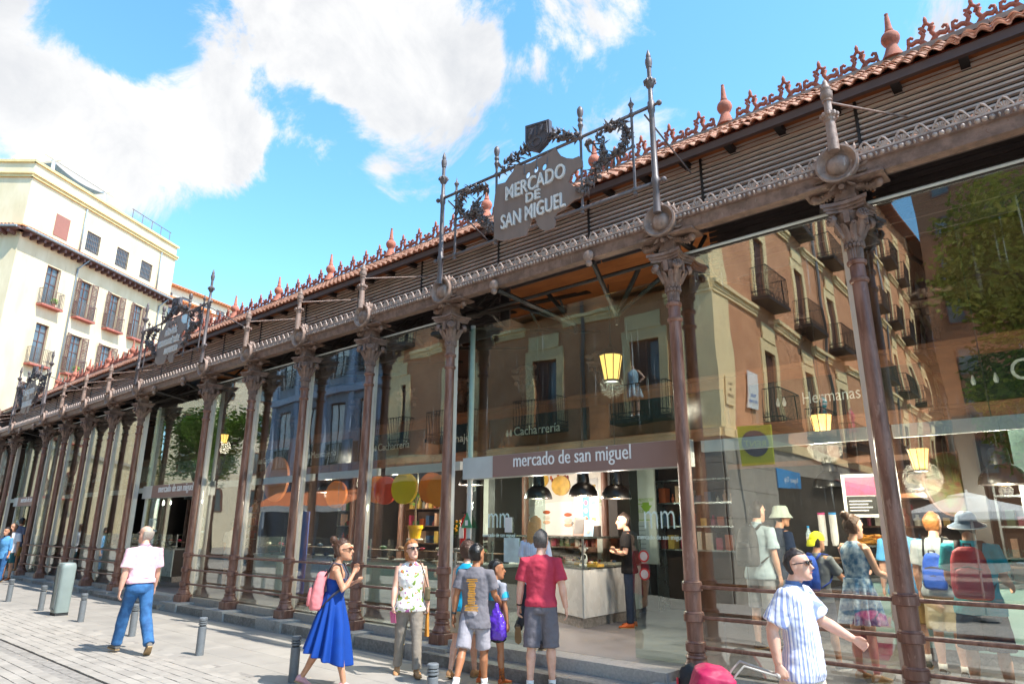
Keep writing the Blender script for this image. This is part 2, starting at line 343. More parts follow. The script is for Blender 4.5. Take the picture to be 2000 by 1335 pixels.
def wall_face(mb, P, d, n, s0, s1, z0, z1, holes, depth=.25):
    """wall in the plane through P along d with real window openings (s0,s1,z0,z1) and their reveals"""
    P = Vector(P); d = Vector(d); n = Vector(n)
    def pt(s, z, o=0.): return tuple(P+d*s+n*o+Vector((0,0,z)))
    ss = sorted({s0,s1}|{v for h in holes for v in h[:2]}); zs = sorted({z0,z1}|{v for h in holes for v in h[2:4]})
    for a, b in zip(ss, ss[1:]):
        for c, e in zip(zs, zs[1:]):
            m, k = (a+b)/2, (c+e)/2
            if any(h[0] < m < h[1] and h[2] < k < h[3] for h in holes): continue
            mb.add([pt(a,c),pt(b,c),pt(b,e),pt(a,e)], [(0,1,2,3)])
    for h in holes:
        a, b, c, e = h[:4]
        for q in ([(a,c),(a,e)],[(b,c),(b,e)],[(a,c),(b,c)],[(a,e),(b,e)]):
            mb.add([pt(*q[0]),pt(*q[1]),pt(*q[1],-depth),pt(*q[0],-depth)], [(0,1,2,3)])
    return mb
def frameM(P, d, n, s, z, o=0.):
    """matrix: local x along d, local -y along n (outward), z up"""
    P = Vector(P); d = Vector(d); n = Vector(n); c = P+d*s+n*o+Vector((0,0,z))
    return Matrix(((d.x,-n.x,0,c.x),(d.y,-n.y,0,c.y),(0,0,1,c.z),(0,0,0,1)))
def balcony_mb(w, dep, h=.95, slab=.14, nb=12, scroll=True):
    """slab bottom at z=-slab, y from 0 (wall) to -dep"""
    b = MB(); r = .012
    for (x0,y0,x1,y1,k) in ((-w/2,-dep,w/2,-dep,nb),(-w/2,0,-w/2,-dep,4),(w/2,0,w/2,-dep,4)):
        for i in range(k+1):
            t = i/k; x, y = x0+(x1-x0)*t, y0+(y1-y0)*t
            b.box(x-r*.7,x+r*.7,y-r*.7,y+r*.7,0,h)
        for zz in ((h,.16,.02) if scroll else (h,.03)): b.box(min(x0,x1)-r,max(x0,x1)+r,min(y0,y1)-r,max(y0,y1)+r,zz-.012,zz+.012)
        if scroll:
            L_ = math.hypot(x1-x0,y1-y0); m = max(2,int(L_/.16))
            for i in range(m):
                t = (i+.5)/m; c = Vector((x0+(x1-x0)*t, y0+(y1-y0)*t, .09)); dx = Vector((x1-x0,y1-y0,0)).normalized()
                b.tube([c+dx*(.055*math.cos(a))+Vector((0,0,.055*math.sin(a))) for a in [j*PI/4 for j in range(9)]], .007, 4, cap=False)
    return b
def add_mb(dst, src, M): dst.add(src.v, src.f, M); return dst
# ---- cream apartment house closing the street (left of the market)
P0 = Vector((-43.28,.45,0)); ddir = Vector((-6.1,10.5,0)).normalized(); dn = Vector((ddir.y,-ddir.x,0))
cl = Vector((-.75,-.66,0)).normalized(); cn = Vector((-cl.y,cl.x,0)); cn = cn if cn.dot(CAMP-P0) > 0 else -cn
house = thing('apartment_house', 'cream rendered apartment house with brown shutters, tiled eave and set-back top storey', 'building', P0)
zg = .03; ROWS = [(14.12,16.4),(10.62,12.9),(7.12,9.4),(3.6,5.9)]; WS = [(2.13,3.0),(4.6,5.45),(7.02,7.85),(9.2,10.0)]
holes = [(a,b,c,e) for c,e in ROWS for a,b in WS]
wb = MB(); wall_face(wb, P0, ddir, dn, 0, 12.4, zg, 17.6, holes)
LW = [(-4.5,-3.6),(-8.0,-7.1),(-11.5,-10.6)]
PL = P0+cl*26
lh = [(26+a,26+b,c,e) for a,b in LW for c,e in ROWS[1:]]
wall_face(wb, PL, -cl, cn, 0, 26, zg, 17.6, lh)
tophl = [(4.35,5.45,18.36,19.64),(6.87,7.95,18.36,19.64),(9.14,10.24,18.36,19.64)]
wall_face(wb, P0, ddir, dn, .0, 12.4, 17.6, 22.0, tophl, .15); wall_face(wb, PL, -cl, cn, 0, 26, 17.6, 22.0, [])
E1 = P0+ddir*12.4
wb.add([tuple(E1+Vector((0,0,zg))),tuple(E1-dn*9+Vector((0,0,zg))),tuple(E1-dn*9+Vector((0,0,22))),tuple(E1+Vector((0,0,22)))],[(0,1,2,3)])
wb.add([tuple(p+Vector((0,0,21.9))) for p in (P0,E1,E1-dn*9,PL-cn*9,PL)],[(0,1,2,3,4)])
wb.obj('wall', cream, house)
# stone ground storey courses seen in the market's glass
cb = MB()
for zz, o, h in ((6.3,.10,.25),(.03,.08,1.1)):
    for P_, d_, n_, l_ in ((P0,ddir,dn,12.4),(PL,-cl,cn,26)): cb.box(0,l_,-o,0,zz,zz+h, frameM(P_,d_,n_,0,0))
cb.obj('stone_course', mat('house_stone', '#b9b2a3', .8, var=.15, scale=4, bump=.2), house)
# cornices, eave with brackets, gutter, pipes
cp = MB()
for (z0,z1,o) in ((20.95,21.12,.12),(21.12,21.2,.2),(21.9,22.05,.12)):
    cp.box(-.12,12.5,-o,.02,z0,z1, frameM(P0,ddir,dn,0,0)); cp.box(0,26.1,-o,.02,z0,z1, frameM(PL,-cl,cn,0,0))
cp.obj('cornice', creamtrim, house)
MA = frameM(P0,ddir,dn,0,0); MBf = frameM(PL,-cl,cn,0,0)
ev = MB(); ev.box(-.3,12.6,-.62,0,17.55,17.66,MA); ev.box(0,26.3,-.62,0,17.55,17.66,MBf); eave = ev.obj('eave', brownwood, house)
bk = MB().prism([(-.07,0),(.07,0),(.07,.2),(-.07,.2)], -.52, 0).mesh('eave_bracket', brownwood)
for k in range(26):
    o = link('eave_bracket', bk, eave); o.matrix_world = MA @ T(.2+k*.48,0,17.34) if False else o.matrix_world
    o.matrix_basis = MA @ T(.2+k*.48,0,17.34); o.matrix_parent_inverse = bm_wm(eave).inverted()
for k in range(20):
    o = link('eave_bracket', bk, eave); o.matrix_basis = MBf @ T(25.7-k*.48,0,17.34); o.matrix_parent_inverse = bm_wm(eave).inverted()
tl = MB()
for k in range(62):
    tl.tube([(.0+k*.2,-.66,17.70),(.0+k*.2,0,17.98)], .085, 6, M=MA)
for k in range(60): tl.tube([(26.-k*.2,-.66,17.70),(26.-k*.2,0,17.98)], .085, 6, M=MBf)
tag(tl.obj('roof_tile', ytile, house), kind='stuff')
gp_ = MB(); gp_.tube([(-.25,-.68,17.62),(12.5,-.68,17.62)], .07, 8, M=MA); gp_.tube([(0,-.68,17.62),(26.25,-.68,17.62)], .07, 8, M=MBf)
gp_.obj('gutter', gutterm, house)
for s_, (za,zb) in ((3.95,(17.95,20.9)),(10.85,(17.95,20.9)),(4.1,(.1,17.3)),(11.4,(.1,17.3))):
    pp = MB(); pts = [(s_,-.07,za),(s_,-.07,zb)]
    if za < 1: pts = [(s_,-.07,za),(s_,-.07,zb-.35),(s_+.25,-.6,zb+.3)]
    pp.tube(pts, .05, 8, M=MA); pp.obj('drain_pipe', gutterm, house, smooth=True)
MB().box(1.98,2.98,-.03,.02,18.3,19.66,MA).obj('blind_panel', mat('panel_brown','#9c6a5c',.7,var=.06), house)
rng = random.Random(5)
def house_window(M, w, h, shut=True, cur=0, balc=True, parent=house):
    wf = MB(); t = .05
    wf.box(-w/2,w/2,.13,.19,0,t,M); wf.box(-w/2,w/2,.13,.19,h-t,h,M)
    for x in (-w/2+t/2, 0, w/2-t/2): wf.box(x-t/2,x+t/2,.132,.188,t,h-t,M)
    for zz in (.55,.8): wf.box(-w/2+t,w/2-t,.14,.18,h*zz-.02,h*zz+.02,M)
    f = wf.obj('window', shutter, parent)
    MB().box(-w/2,w/2,.165,.17,0,h,M).obj('pane', winglass, f)
    if cur: MB().box(-w/2+.05,w/2-.05,.2,.215,0,h,M).obj('curtain', (None,curtain,yellowcurtain)[cur], f)
    if shut:
        for sx in (-1,1):
            sb = MB(); Ms = M @ T(sx*w/2,-.02,0, rz=sx*R(-14 if shut == 1 else 78))
            x0, x1 = (0,sx*w*.48); x0, x1 = min(x0,x1), max(x0,x1)
            sb.box(x0,x0+.05,-.03,0,0,h,Ms); sb.box(x1-.05,x1,-.03,0,0,h,Ms)
            for zz in (0,h*.33,h*.66,h-.05): sb.box(x0+.05,x1-.05,-.03,0,zz,zz+.05,Ms)
            for k in range(24):
                zz = .05+(h-.1)*(k+.5)/24; sb.box(x0+.05,x1-.05,-.022,-.008,zz-.018,zz+.018, Ms)
            sb.obj('shutter', shutter, f)
    if balc:
        bal = MB().box(-w/2-.3,w/2+.3,-.42,0,-.26,-.16,M).obj('balcony', redtile, parent)
        q = MB(); add_mb(q, balcony_mb(w+.52,.38,.92,nb=13,scroll=False), M @ T(0,0,-.15)); q.obj('railing', grille, bal)
for ri, (c, e) in enumerate(ROWS):
    for wi, (a, b) in enumerate(WS):
        house_window(frameM(P0,ddir,dn,(a+b)/2,c), b-a, e-c, shut=0 if (ri == 1 and wi == 0) else (2 if (ri == 0 and wi == 0) else 1),
                     cur=2 if (ri,wi) in ((1,0),(0,2)) else 1, balc=not (ri == 1 and wi >= 2))
for a, b in LW:
    for c, e in ROWS[1:]: house_window(frameM(PL,-cl,cn,26+(a+b)/2,c), b-a, e-c)
for a, b, c, e in tophl:
    M = frameM(P0,ddir,dn,(a+b)/2,c); w, h = b-a, e-c
    f = MB().box(-w/2,w/2,.1,.13,0,h,M).obj('window', winglass, house)
    gr = MB()
    for k in range(9): gr.box(-w/2+w*k/8-.012,-w/2+w*k/8+.012,.02,.045,0,h,M)
    for k in range(4): gr.box(-w/2,w/2,.022,.043,h*(k+.5)/4-.012,h*(k+.5)/4+.012,M)
    gr.obj('grille', grille, f)
# potted plants on two balconies
leafm = mat('leaf', '#6f9a35', .6, var=.3, scale=20, rnd=.1)
def leafball(mb, c, r, n, ls, rg):
    for _ in range(n):
        v = Vector((rg.gauss(0,1),rg.gauss(0,1),rg.gauss(0,1))).normalized()*r*rg.uniform(.5,1)
        a = Vector((rg.gauss(0,1),rg.gauss(0,1),rg.gauss(0,1))).normalized(); b = a.orthogonal().normalized()
        p = Vector(c)+v; l = ls*rg.uniform(.7,1.3)
        mb.add([p-a*l, p+b*l*.45, p+a*l, p-b*l*.45], [(0,1,2,3)])
for nm, (s_, z_), lab in (('a',(2.75,13.98),'small green potted plant on the upper corner balcony with closed shutters'),('b',(5.1,10.48),'bushy green potted plant on the second balcony of the cream house')):
    Mp = frameM(P0,ddir,dn,s_,z_,.25); pt_ = thing('potted_plant', lab, 'plant', Mp.to_translation())
    MB().lathe([(.07,0),(.1,.18),(.11,.19)],10,M=Mp).obj('pot', terra, pt_)
    q = MB(); leafball(q, (0,0,0), .2, 160, .07, rng); q2 = MB(); q2.add(q.v, q.f, Mp @ T(0,0,.36)); q2.obj('foliage', leafm, pt_)
# roof terrace pergola with netting, guard rails
pg = thing('roof_pergola', 'white pergola frame with dark netting on the flat roof of the cream house', 'pergola', tuple(P0+ddir*2.5+Vector((0,0,22))))
pf = MB()
for s_ in (1.9,6.0):
    for o_ in (.9,3.2): pf.box(s_-.07,s_+.07,o_-.07,o_+.07,21.95,23.2,MA)
    pf.box(s_-.07,s_+.07,.4,3.8,23.2,23.3,MA)
for o_ in (.9,3.2): pf.box(1.2,6.8,o_-.07,o_+.07,23.3,23.4,MA)
pf.obj('frame', white, pg)
nt = MB(); vs = []; 
for i in range(9):
    for j in range(6): vs.append((2.+4*i/8, 1.+2.2*j/5, 23.2-.8*math.sin(PI*i/8)*(.35+.65*math.sin(PI*j/5))))
nt.add(vs, [(i*6+j,(i+1)*6+j,(i+1)*6+j+1,i*6+j+1) for i in range(8) for j in range(5)], MA)
nt.obj('shade_net', mat('net','#6f8296',.8,var=.3,scale=30), pg)
gr = MB()
for k in range(5): gr.tube([(8.+k*.95,.3,21.95),(8.+k*.95,.3,22.95)], .025, 6, M=MA)
gr.tube([(7.9,.3,22.95),(11.9,.3,22.95)], .025, 6, M=MA)
tag(gr.obj('roof_railing', grille), 'thin grey guard rail along the roof edge of the cream house', 'railing')
# ---- far houses seen over the market roof
def far_house(name, label, P, ang, w, dpt, h, wallm, floors, cols, roofm, rh=1.6):
    t = thing(name, label, 'building', P); M = T(*P, rz=ang)
    MB().box(-w/2,w/2,0,dpt,0,h,M).obj('wall', wallm, t)
    rb = MB(); rb.add([(-w/2-.4,-.5,h),(w/2+.4,-.5,h),(w/2+.4,dpt/2,h+rh),(-w/2-.4,dpt/2,h+rh),(w/2+.4,dpt+.5,h),(-w/2-.4,dpt+.5,h)],
           [(0,1,2,3),(3,2,4,5),(0,3,5),(1,4,2),(0,5,4,1)],M)
    for k in range(int(w/.35)): rb.tube([(-w/2-.3+k*.35,-.55,h+.08),(-w/2-.3+k*.35,dpt/2,h+rh+.1)], .12, 5, M=M)
    rb.obj('roof', roofm, t)
    for f in range(floors):
        for c in range(cols):
            x = -w/2+w*(c+.5)/cols; z = h-2.4-f*3.2
            wd = MB(); wd.box(x-.5,x+.5,-.05,0,z-.08,z,M); wd.box(x-.5,x+.5,-.05,0,z+1.7,z+1.8,M); wd.box(x-.55,x-.45,-.05,0,z,z+1.7,M); wd.box(x+.45,x+.55,-.05,0,z,z+1.7,M)
            q = wd.obj('window', shutter, t); MB().box(x-.45,x+.45,-.02,-.005,z,z+1.7,M).obj('pane', winglass, q)
    return t
pinkm = mat('pink_render','#d9a58e',.85,var=.08)
far_house('town_house','pink town house with orange tiled roof behind the market roof', (-56.5,14.6,0), R(108), 7.5, 7, 20.0, pinkm, 3, 4, ytile)
far_house('town_house','tall pale town house with long tiled ridge behind the pink one', (-66.5,21,0), R(108), 11, 9, 24.3, mat('pale_render','#e6d6bd',.85,var=.06), 3, 5, ytile)
# ---- houses across the street (behind the camera): they show in the market's glass
def refl(px, py, ym):
    """photo pixel of a reflection -> the real point at mirrored depth ym (glass plane y = .2)"""
    d = ray(px, py); p = CAMP + d*((ym+D)/d.y); return Vector((p.x, .4-p.y, p.z))
apricot = mat('apricot_render', '#c98d66', .85, var=.07, scale=1.5, bump=.05, col2='#d39a72', world=True, spots=[(.6,.52,.2,'#b07a56',.5,(1,1,.3)),(2.5,.63,.1,'#9a6c4e',.4,(2,2,.3))])
sandtrim = mat('sand_trim', '#ecd2a0', .8, var=.06, scale=2)
stoneclad = mat('stone_cladding', '#9a9388', .7, var=.12, scale=3, bump=.1, rnd=.08)
balciron = mat('balcony_iron', '#2a2726', .55, var=.2)
darkshop = mat('shop_dark', '#25211f', .5, var=.3)
bluegrey = mat('blue_grey_render', '#7d8894', .8, var=.07, scale=1.5)
awnm = mat('orange_awning', '#c8744a', .8, var=.08); redawn = mat('red_awning', '#8f2430', .8, var=.1)
FX = Vector((1,0,0)); FY = Vector((0,1,0))
opp = thing('corner_house', 'apricot and sand corner house with iron balconies across the street, seen in the glass', 'building', (-7.5,-9.6,0))
A = Vector((-22.2,-9.6,0)); Bc = Vector((-7.5,-52,0))
LV = [(4.95,7.35),(9.1,11.5),(13.25,15.5),(17.3,19.5)]
fx = [(x-.5+22.2, x+.5+22.2) for x in (-9.95,-13.9,-17.85,-21.3)]; sy = [(y-.5+52, y+.5+52) for y in (-13.9,-18.1,-22.3,-26.5,-30.7,-34.9,-39.1,-43.3,-47.5)]
ow = MB()
hf = [(a,b,c,e) for a,b in fx for c,e in LV]; hs_ = [(a,b,c,e) for a,b in sy for c,e in LV]
wall_face(ow, A, FX, FY, 0, 14.7, 4.2, 22, hf); wall_face(ow, Bc, FY, FX, 0, 42.4, 4.2, 22, hs_)
ow.add([(-22.2,-9.6,22),(-7.5,-9.6,22),(-7.5,-52,22),(-22.2,-52,22)],[(0,1,2,3)]); ow.add([(-22.2,-52,0),(-7.5,-52,0),(-7.5,-52,22),(-22.2,-52,22)],[(0,1,2,3)])
ow.obj('wall', apricot, opp)
MFo = frameM(A,FX,FY,0,0); MSo = frameM(Bc,FY,FX,0,0)
tr = MB()
for M, ln, wins in ((MFo,14.7,fx),(MSo,42.4,sy)):
    for z0 in (8.45,12.6,16.7):
        segs = sorted([0,ln]+[v for a,b in wins for v in (a-.32,b+.32)])
        for a, b in zip(segs[::2], segs[1::2]):
            tr.box(a,b,-.10,0,z0,z0+.12,M); tr.box(a,b,-.17,0,z0+.12,z0+.24,M); tr.box(a,b,-.07,0,z0-.1,z0,M)
    tr.box(0,ln,-.12,0,4.12,4.4,M)
    tr.box(0 if M is MFo else ln-1.1, 1.1 if M is MFo else ln, -.03,0,4.4,21.9,M)
    if M is MFo: tr.box(ln-1.1,ln+.03,-.03,0,4.4,21.9,M)
    for a, b in wins:
        for c, e in LV:
            tr.box(a-.3,a,-.045,0,c,e,M); tr.box(b,b+.3,-.045,0,c,e,M); tr.box(a-.3,b+.3,-.046,0,e,e+.38,M)
            tr.box(a-.12,b+.12,-.08,-.03,e+.38,e+.9,M)
tr.obj('trim', sandtrim, opp)
ev = MB(); ev.box(-.3,15.5,-.8,0,21.85,22.02,MFo); ev.box(-.3,43.2,-.8,0,21.85,22.02,MSo)
ev.add([(-22.6,-8.8,22.02),(-6.7,-8.8,22.02),(-14,-20,25)],[(0,1,2)]); ev.add([(-6.7,-8.8,22.02),(-6.7,-52.5,22.02),(-14,-20,25)],[(0,1,2)])
ev.obj('roof', mat('roof_brown','#8a5a45',.8,var=.2), opp)
bal_f = balcony_mb(1.9,.55,1.02,nb=15)
for M, wins in ((MFo,fx),(MSo,sy)):
    for a, b in wins:
        for li, (c, e) in enumerate(LV):
            m = (a+b)/2; w = b-a; Mw = M @ T(m,0,c)
            wf = MB(); wf.box(-w/2,w/2,.16,.2,0,.06,Mw); wf.box(-w/2,w/2,.16,.2,e-c-.06,e-c,Mw)
            for x in (-w/2+.03,w/2-.03): wf.box(x-.03,x+.03,.161,.199,.06,e-c-.06,Mw)
            f = wf.obj('window', shutter, opp); MB().box(-w/2,w/2,.185,.19,0,e-c,Mw).obj('pane', winglass, f)
            sb = MB(); x0 = -w/2+.03
            for k in range(28): zz = .05+(e-c-.1)*(k+.5)/28; sb.box(x0,x0+w*.48,.08,.1,zz-.022,zz+.022,Mw @ T(0,0,0))
            sb.box(x0-.02,x0+.03,.075,.11,0,e-c,Mw); sb.box(x0+w*.48-.03,x0+w*.48+.02,.075,.11,0,e-c,Mw); sb.obj('shutter', shutter, f)
            bl = MB().box(-.98,.98,-.6,0,-.2,-.08,Mw).obj('balcony', balciron, opp)
            q = MB(); add_mb(q, bal_f, Mw @ T(0,0,-.06)); q.obj('railing', balciron, bl)
# drain pipes
for M, s_ in ((MFo,22.2-12.2),(MSo,52-20.6),(MSo,52-33)):
    MB().tube([(s_,-.1,4.4),(s_,-.1,21.8)], .06, 8, M=M).obj('drain_pipe', mat('pipe_grey','#6b7176',.5), opp, smooth=True)
# stone-clad ground storey, each slab its own piece
gs = MB().box(0,14.7,-.02,.3,-.3,4.12,MFo); gs.box(0,42.4,-.02,.3,-.3,4.12,MSo); grd = gs.obj('ground_storey', darkshop, opp)
for M, ln, gaps in ((MSo,42.4,((36.6,38.6),(0,36.6))),(MFo,14.7,((0,13.6),))):
    nx = int(ln/.95)
    for i in range(nx):
        for j in range(6):
            x0 = ln*i/nx; x1 = ln*(i+1)/nx; z0 = -.25+j*.73
            if any(a < (x0+x1)/2 < b for a,b in gaps) and z0 < 3.4: continue
            MB().box(x0+.006,x1-.006,-.06,-.02,z0+.006,z0+.724,M).obj('stone_slab', stoneclad, grd)
# signs on the corner house
def flat_sign(name, label, M, w, h, m, texts, t=.03, frame=None):
    s_ = thing(name, label, 'sign', M.to_translation())
    MB().box(-w/2,w/2,-t,0,-h/2,h/2,M).obj('panel', m, s_)
    for tx, sz, x, z, tm in texts:
        q = MB(); tb = text_mb(tx, sz, .002); q.add(tb.v, tb.f, M @ T(x,-t-.004,z) @ Matrix.Rotation(PI/2,4,'X')); q.obj('lettering', tm, s_)
    if frame:
        fr = MB(); e = .04
        fr.box(-w/2-e,w/2+e,-t-.01,.0,h/2,h/2+e,M); fr.box(-w/2-e,w/2+e,-t-.01,.0,-h/2-e,-h/2,M); fr.box(-w/2-e,-w/2,-t-.01,0,-h/2,h/2,M); fr.box(w/2,w/2+e,-t-.01,0,-h/2,h/2,M)
        fr.obj('frame', frame, s_)
    return s_
blue = mat('sign_blue','#1f8fd0',.5,var=.03); tw = mat('text_white','#f0f0ee',.5,var=.02); tk = mat('text_black','#1b1b1b',.6,var=.05); tileblue = mat('text_blue','#2f5fae',.5,var=.05)
lime = mat('sign_lime','#b5bd2e',.5,var=.04)
flat_sign('shop_sign','blue shop sign with white lettering on the stone-clad corner house', MSo @ T(52-14.4,-.08,3.2), 2.1,.62, blue, [('Segway Trip',.26,-.1,-.1,tw)])
flat_sign('street_plate','white tiled street name plate with blue drawing on the apricot wall', MSo @ T(52-12.0,-.05,5.75), .85,1.15, white, [('PLAZA',.14,0,-.22,tileblue),('DEL CONDE',.12,0,-.4,tileblue)])
flat_sign('street_plate','small pale street name plate on the sand corner strip', MSo @ T(52-10.2,-.05,5.5), .6,.8, sandtrim, [('CALLE',.12,0,.15,tk),('DE',.1,0,0,tk),('CONDE',.12,0,-.18,tk)])
sl_ = thing('projecting_sign','lime green rental sign with dark disc hanging at the house corner','sign',(-7.2,-10.4,3.9))
Mq = T(-7.4,-10.4,3.9); MB().box(.1,1.0,-.03,.03,-.55,.55,Mq).obj('panel', lime, sl_)
q = MB()
for yy in (-.036,.036): q.lathe([(.36,-.003),(.36,.003)],24,M=Mq @ T(.55,yy,.05,rx=PI/2))
q.obj('disc', mat('disc_blue','#22405c',.5), sl_); q = MB(); tb = text_mb('RENT',.24,.002); q.add(tb.v,tb.f, T(-7.4+.55,-10.4-.045,3.87) @ Matrix.Rotation(PI/2,4,'X')); q.obj('lettering', lime, sl_); q = MB(); q.add(tb.v,tb.f, T(-7.4+.55,-10.4+.045,3.87,rz=PI) @ Matrix.Rotation(PI/2,4,'X')); q.obj('lettering', lime, sl_)
# awnings
def awning(label, M, w, dep, z0, z1, m, txt=None):
    t_ = thing('shop_awning', label, 'awning', M.to_translation()); q = MB()
    q.add([(-w/2,0,z0),(w/2,0,z0),(w/2,-dep,z1),(-w/2,-dep,z1)],[(0,1,2,3)],M); q.add([(-w/2,0,z0-.02),(w/2,0,z0-.02),(w/2,-dep,z1-.02),(-w/2,-dep,z1-.02)],[(3,2,1,0)],M)
    q.obj('canopy', m, t_); MB().box(-w/2,w/2,-dep-.02,-dep,z1-.24,z1+.01,M).obj('valance', m if txt else white, t_)
    if txt:
        b_ = MB(); tb = text_mb(txt,.2,.002); b_.add(tb.v,tb.f, M @ T(0,-dep-.03,z1-.18) @ Matrix.Rotation(PI/2,4,'X')); b_.obj('lettering', tw, t_)
awning('red shop awning with white lettering on the corner house side front', MSo @ T(52-22.,0,0), 5.5,1.5,3.5,2.7, redawn, 'CERVECERÍA')
# ---- blue-grey house next door
bgh = thing('blue_house','blue-grey house with pale windows across the street, seen in the glass','building',(-27,-9.8,0))
Ab = Vector((-31.5,-9.8,0)); MFb = frameM(Ab,FX,FY,0,0); wx = [(.7+k*2.2,1.9+k*2.2) for k in range(4)]; LB = [(4.4,7.2),(8.4,11.),(12.2,14.4)]
bw = MB(); wall_face(bw, Ab, FX, FY, 0, 9.3, 3.6, 16, [(a,b,c,e) for a,b in wx for c,e in LB]); bw.box(0,9.3,.3,9,-.2,3.6,MFb); bw.add([(0,0,16),(9.3,0,16),(9.3,9,16),(0,9,16)],[(0,1,2,3)],MFb)
for a in (0,9.3): bw.add([(a,0,0),(a,9,0),(a,9,16),(a,0,16)],[(0,1,2,3)],MFb)
bw.obj('wall', bluegrey, bgh)
q = MB()
for k in range(5): q.box(.05+k*2.2,.35+k*2.2,-.1,0,0,15.6,MFb)
for z0 in (3.7,7.6,11.5,15.6): q.box(0,9.3,-.2,0,z0,z0+.3,MFb)
q.obj('pilasters', mat('blue_trim','#8a9bb0',.8,var=.05), bgh)
for a, b in wx:
    for c, e in LB:
        Mw = MFb @ T((a+b)/2,0,c); w = b-a; wf = MB(); wf.box(-w/2,w/2,.1,.15,0,.07,Mw); wf.box(-w/2,w/2,.1,.15,e-c-.07,e-c,Mw)
        for x in (-w/2+.03,0,w/2-.03): wf.box(x-.03,x+.03,.101,.149,.07,e-c-.07,Mw)
        f = wf.obj('window', balciron, bgh); MB().box(-w/2,w/2,.13,.14,0,e-c,Mw).obj('pane', curtain, f)
        q = MB(); add_mb(q, balcony_mb(w,.15,.9,nb=10,scroll=False), Mw); q.obj('railing', balciron, f)
awning('long orange awning with pale valance on the blue-grey house', MFb @ T(5.2,0,0), 7.5,1.5,3.3,2.55, awnm)
# ---- white parasols on the square
def parasol(label, x, y, r, zt):
    t_ = thing('parasol', label, 'parasol', (x,y,gz(x)))
    n = 8; q = MB(); vs = [(0,0,zt)]; 
    for rr, dz in ((.25,.12),(.27,.2),(.65,.42),(1.,.62)):
        for i in range(n*2):
            a = PI*i/n; k = 1 if i%2 == 0 else .93; vs.append((r*rr*k*math.cos(a), r*rr*k*math.sin(a), zt-dz*r*.55+(0 if i%2 == 0 else .015)))
    fs = [(0,1+i,1+(i+1)%(2*n)) for i in range(2*n)]
    for j in range(3): fs += [(1+j*2*n+i, 1+(j+1)*2*n+i, 1+(j+1)*2*n+(i+1)%(2*n), 1+j*2*n+(i+1)%(2*n)) for i in range(2*n)]
    q.add(vs, fs, T(x,y,0)); b0 = 1+3*2*n
    q.add([v for i in range(2*n) for v in (vs[b0+i], (vs[b0+i][0]*1.003,vs[b0+i][1]*1.003,vs[b0+i][2]-.16))], [(2*i,2*i+1,(2*i+3)%(4*n),(2*i+2)%(4*n)) for i in range(2*n)], T(x,y,0))
    q.obj('canopy', white, t_); MB().tube([(x,y,gz(x)),(x,y,zt+.06)],.025,8).obj('pole', steel, t_, smooth=True)
    MB().lathe([(.28,0),(.28,.06),(.05,.1)],16,c=(x,y,gz(x)+.002)).obj('base', granite_d, t_)
PA = refl(1885,960,10.9)
parasol('large white parasol opposite the market, mirrored over the queue', PA.x,PA.y,1.4,2.52)
parasol('second white parasol behind the large one on the square', 2.2,-13.5,1.75,2.95)
# ---- trees
def leaf_mat(name, a, b): return mat(name, a, .55, var=.35, scale=1.3, col2=b, rnd=.1)
lf1 = leaf_mat('leaf_mid','#67872c','#98b84a'); lf2 = leaf_mat('leaf_dark','#48652a','#709040'); lf3 = leaf_mat('leaf_yellow','#76842a','#a3a648')
bark = mat('bark','#6b5d4f',.9,var=.3,scale=8,bump=.4)
def tree(label, x, y, h, cr_, zc, lm, seed, n=5200, ls=.13, group=None):
    rg = random.Random(seed); t_ = thing('tree', label, 'tree', (x,y,gz(x)), group=group); tb = MB()
    tb.tube([(x,y,gz(x)),(x+.1,y,zc*.5),(x,y+.1,zc)], [.2,.16,.11], 10); cl_ = []
    for k in range(16):
        a = rg.uniform(0,2*PI); rr = cr_*rg.uniform(.25,.85); c = Vector((x+rr*math.cos(a), y+rr*math.sin(a), zc+rg.uniform(-.35,.9)*cr_))
        tb.tube([(x,y,zc*rg.uniform(.6,.95)), tuple((Vector((x,y,zc))+c)/2+Vector((0,0,.2))), tuple(c)], [.07,.045,.015], 6); cl_.append((c, cr_*rg.uniform(.28,.48)))
    tb.obj('trunk', bark, t_, smooth=True); q = MB()
    for _ in range(n):
        c, r_ = rg.choice(cl_); v = Vector((rg.gauss(0,1),rg.gauss(0,1),rg.gauss(0,.8))).normalized()*r_*rg.uniform(.45,1.08)
        a = Vector((rg.gauss(0,1),rg.gauss(0,1),rg.gauss(0,.6))).normalized(); b = a.orthogonal().normalized(); p = c+v; l = ls*rg.uniform(.6,1.4)
        q.add([p-a*l, p+b*l*.5+a*l*.1, p+a*l, p-b*l*.5+a*l*.1], [(0,1,2,3)])
    q.obj('crown', lm, t_)
p = refl(1965,500,15.); tree('leafy plane tree on the side square beside the corner house', p.x+1.0, p.y, 9, 2.8, 8.0, lf3, 11, 11000, .1)
p = refl(2150,620,20.); tree('dark broad tree further back on the side square', p.x, p.y, 9, 4.4, 8., lf2, 12, 12000, .12)
p = refl(425,900,10.5); tree('bright green tree at the end of the blue-grey house', p.x, p.y, 9, 2.6, 5.6, lf1, 13, 9000, .1)
p = refl(380,900,14.); tree('green street tree left of the bright one', p.x, p.y, 9, 2.8, 6.4, lf2, 14)
for k, (x, y, nm) in enumerate(((2.2,-15.5,'low'),(5.2,-19.,'broad'),(.4,-21.5,'dense'),(4.,-26.,'tall'),(-1.6,-28.5,'leaning'),(8.,-15.,'outer'))):  # grove added out of view to shade the ground mirrored in the glass
    tree('%s tree of the grove added to shade the side square' % nm, x, y, 8, 2.7, 5.2+.3*(k%3), lf2 if k%2 else lf1, 40+k, 4500, .15, group='added grove shading the side square')
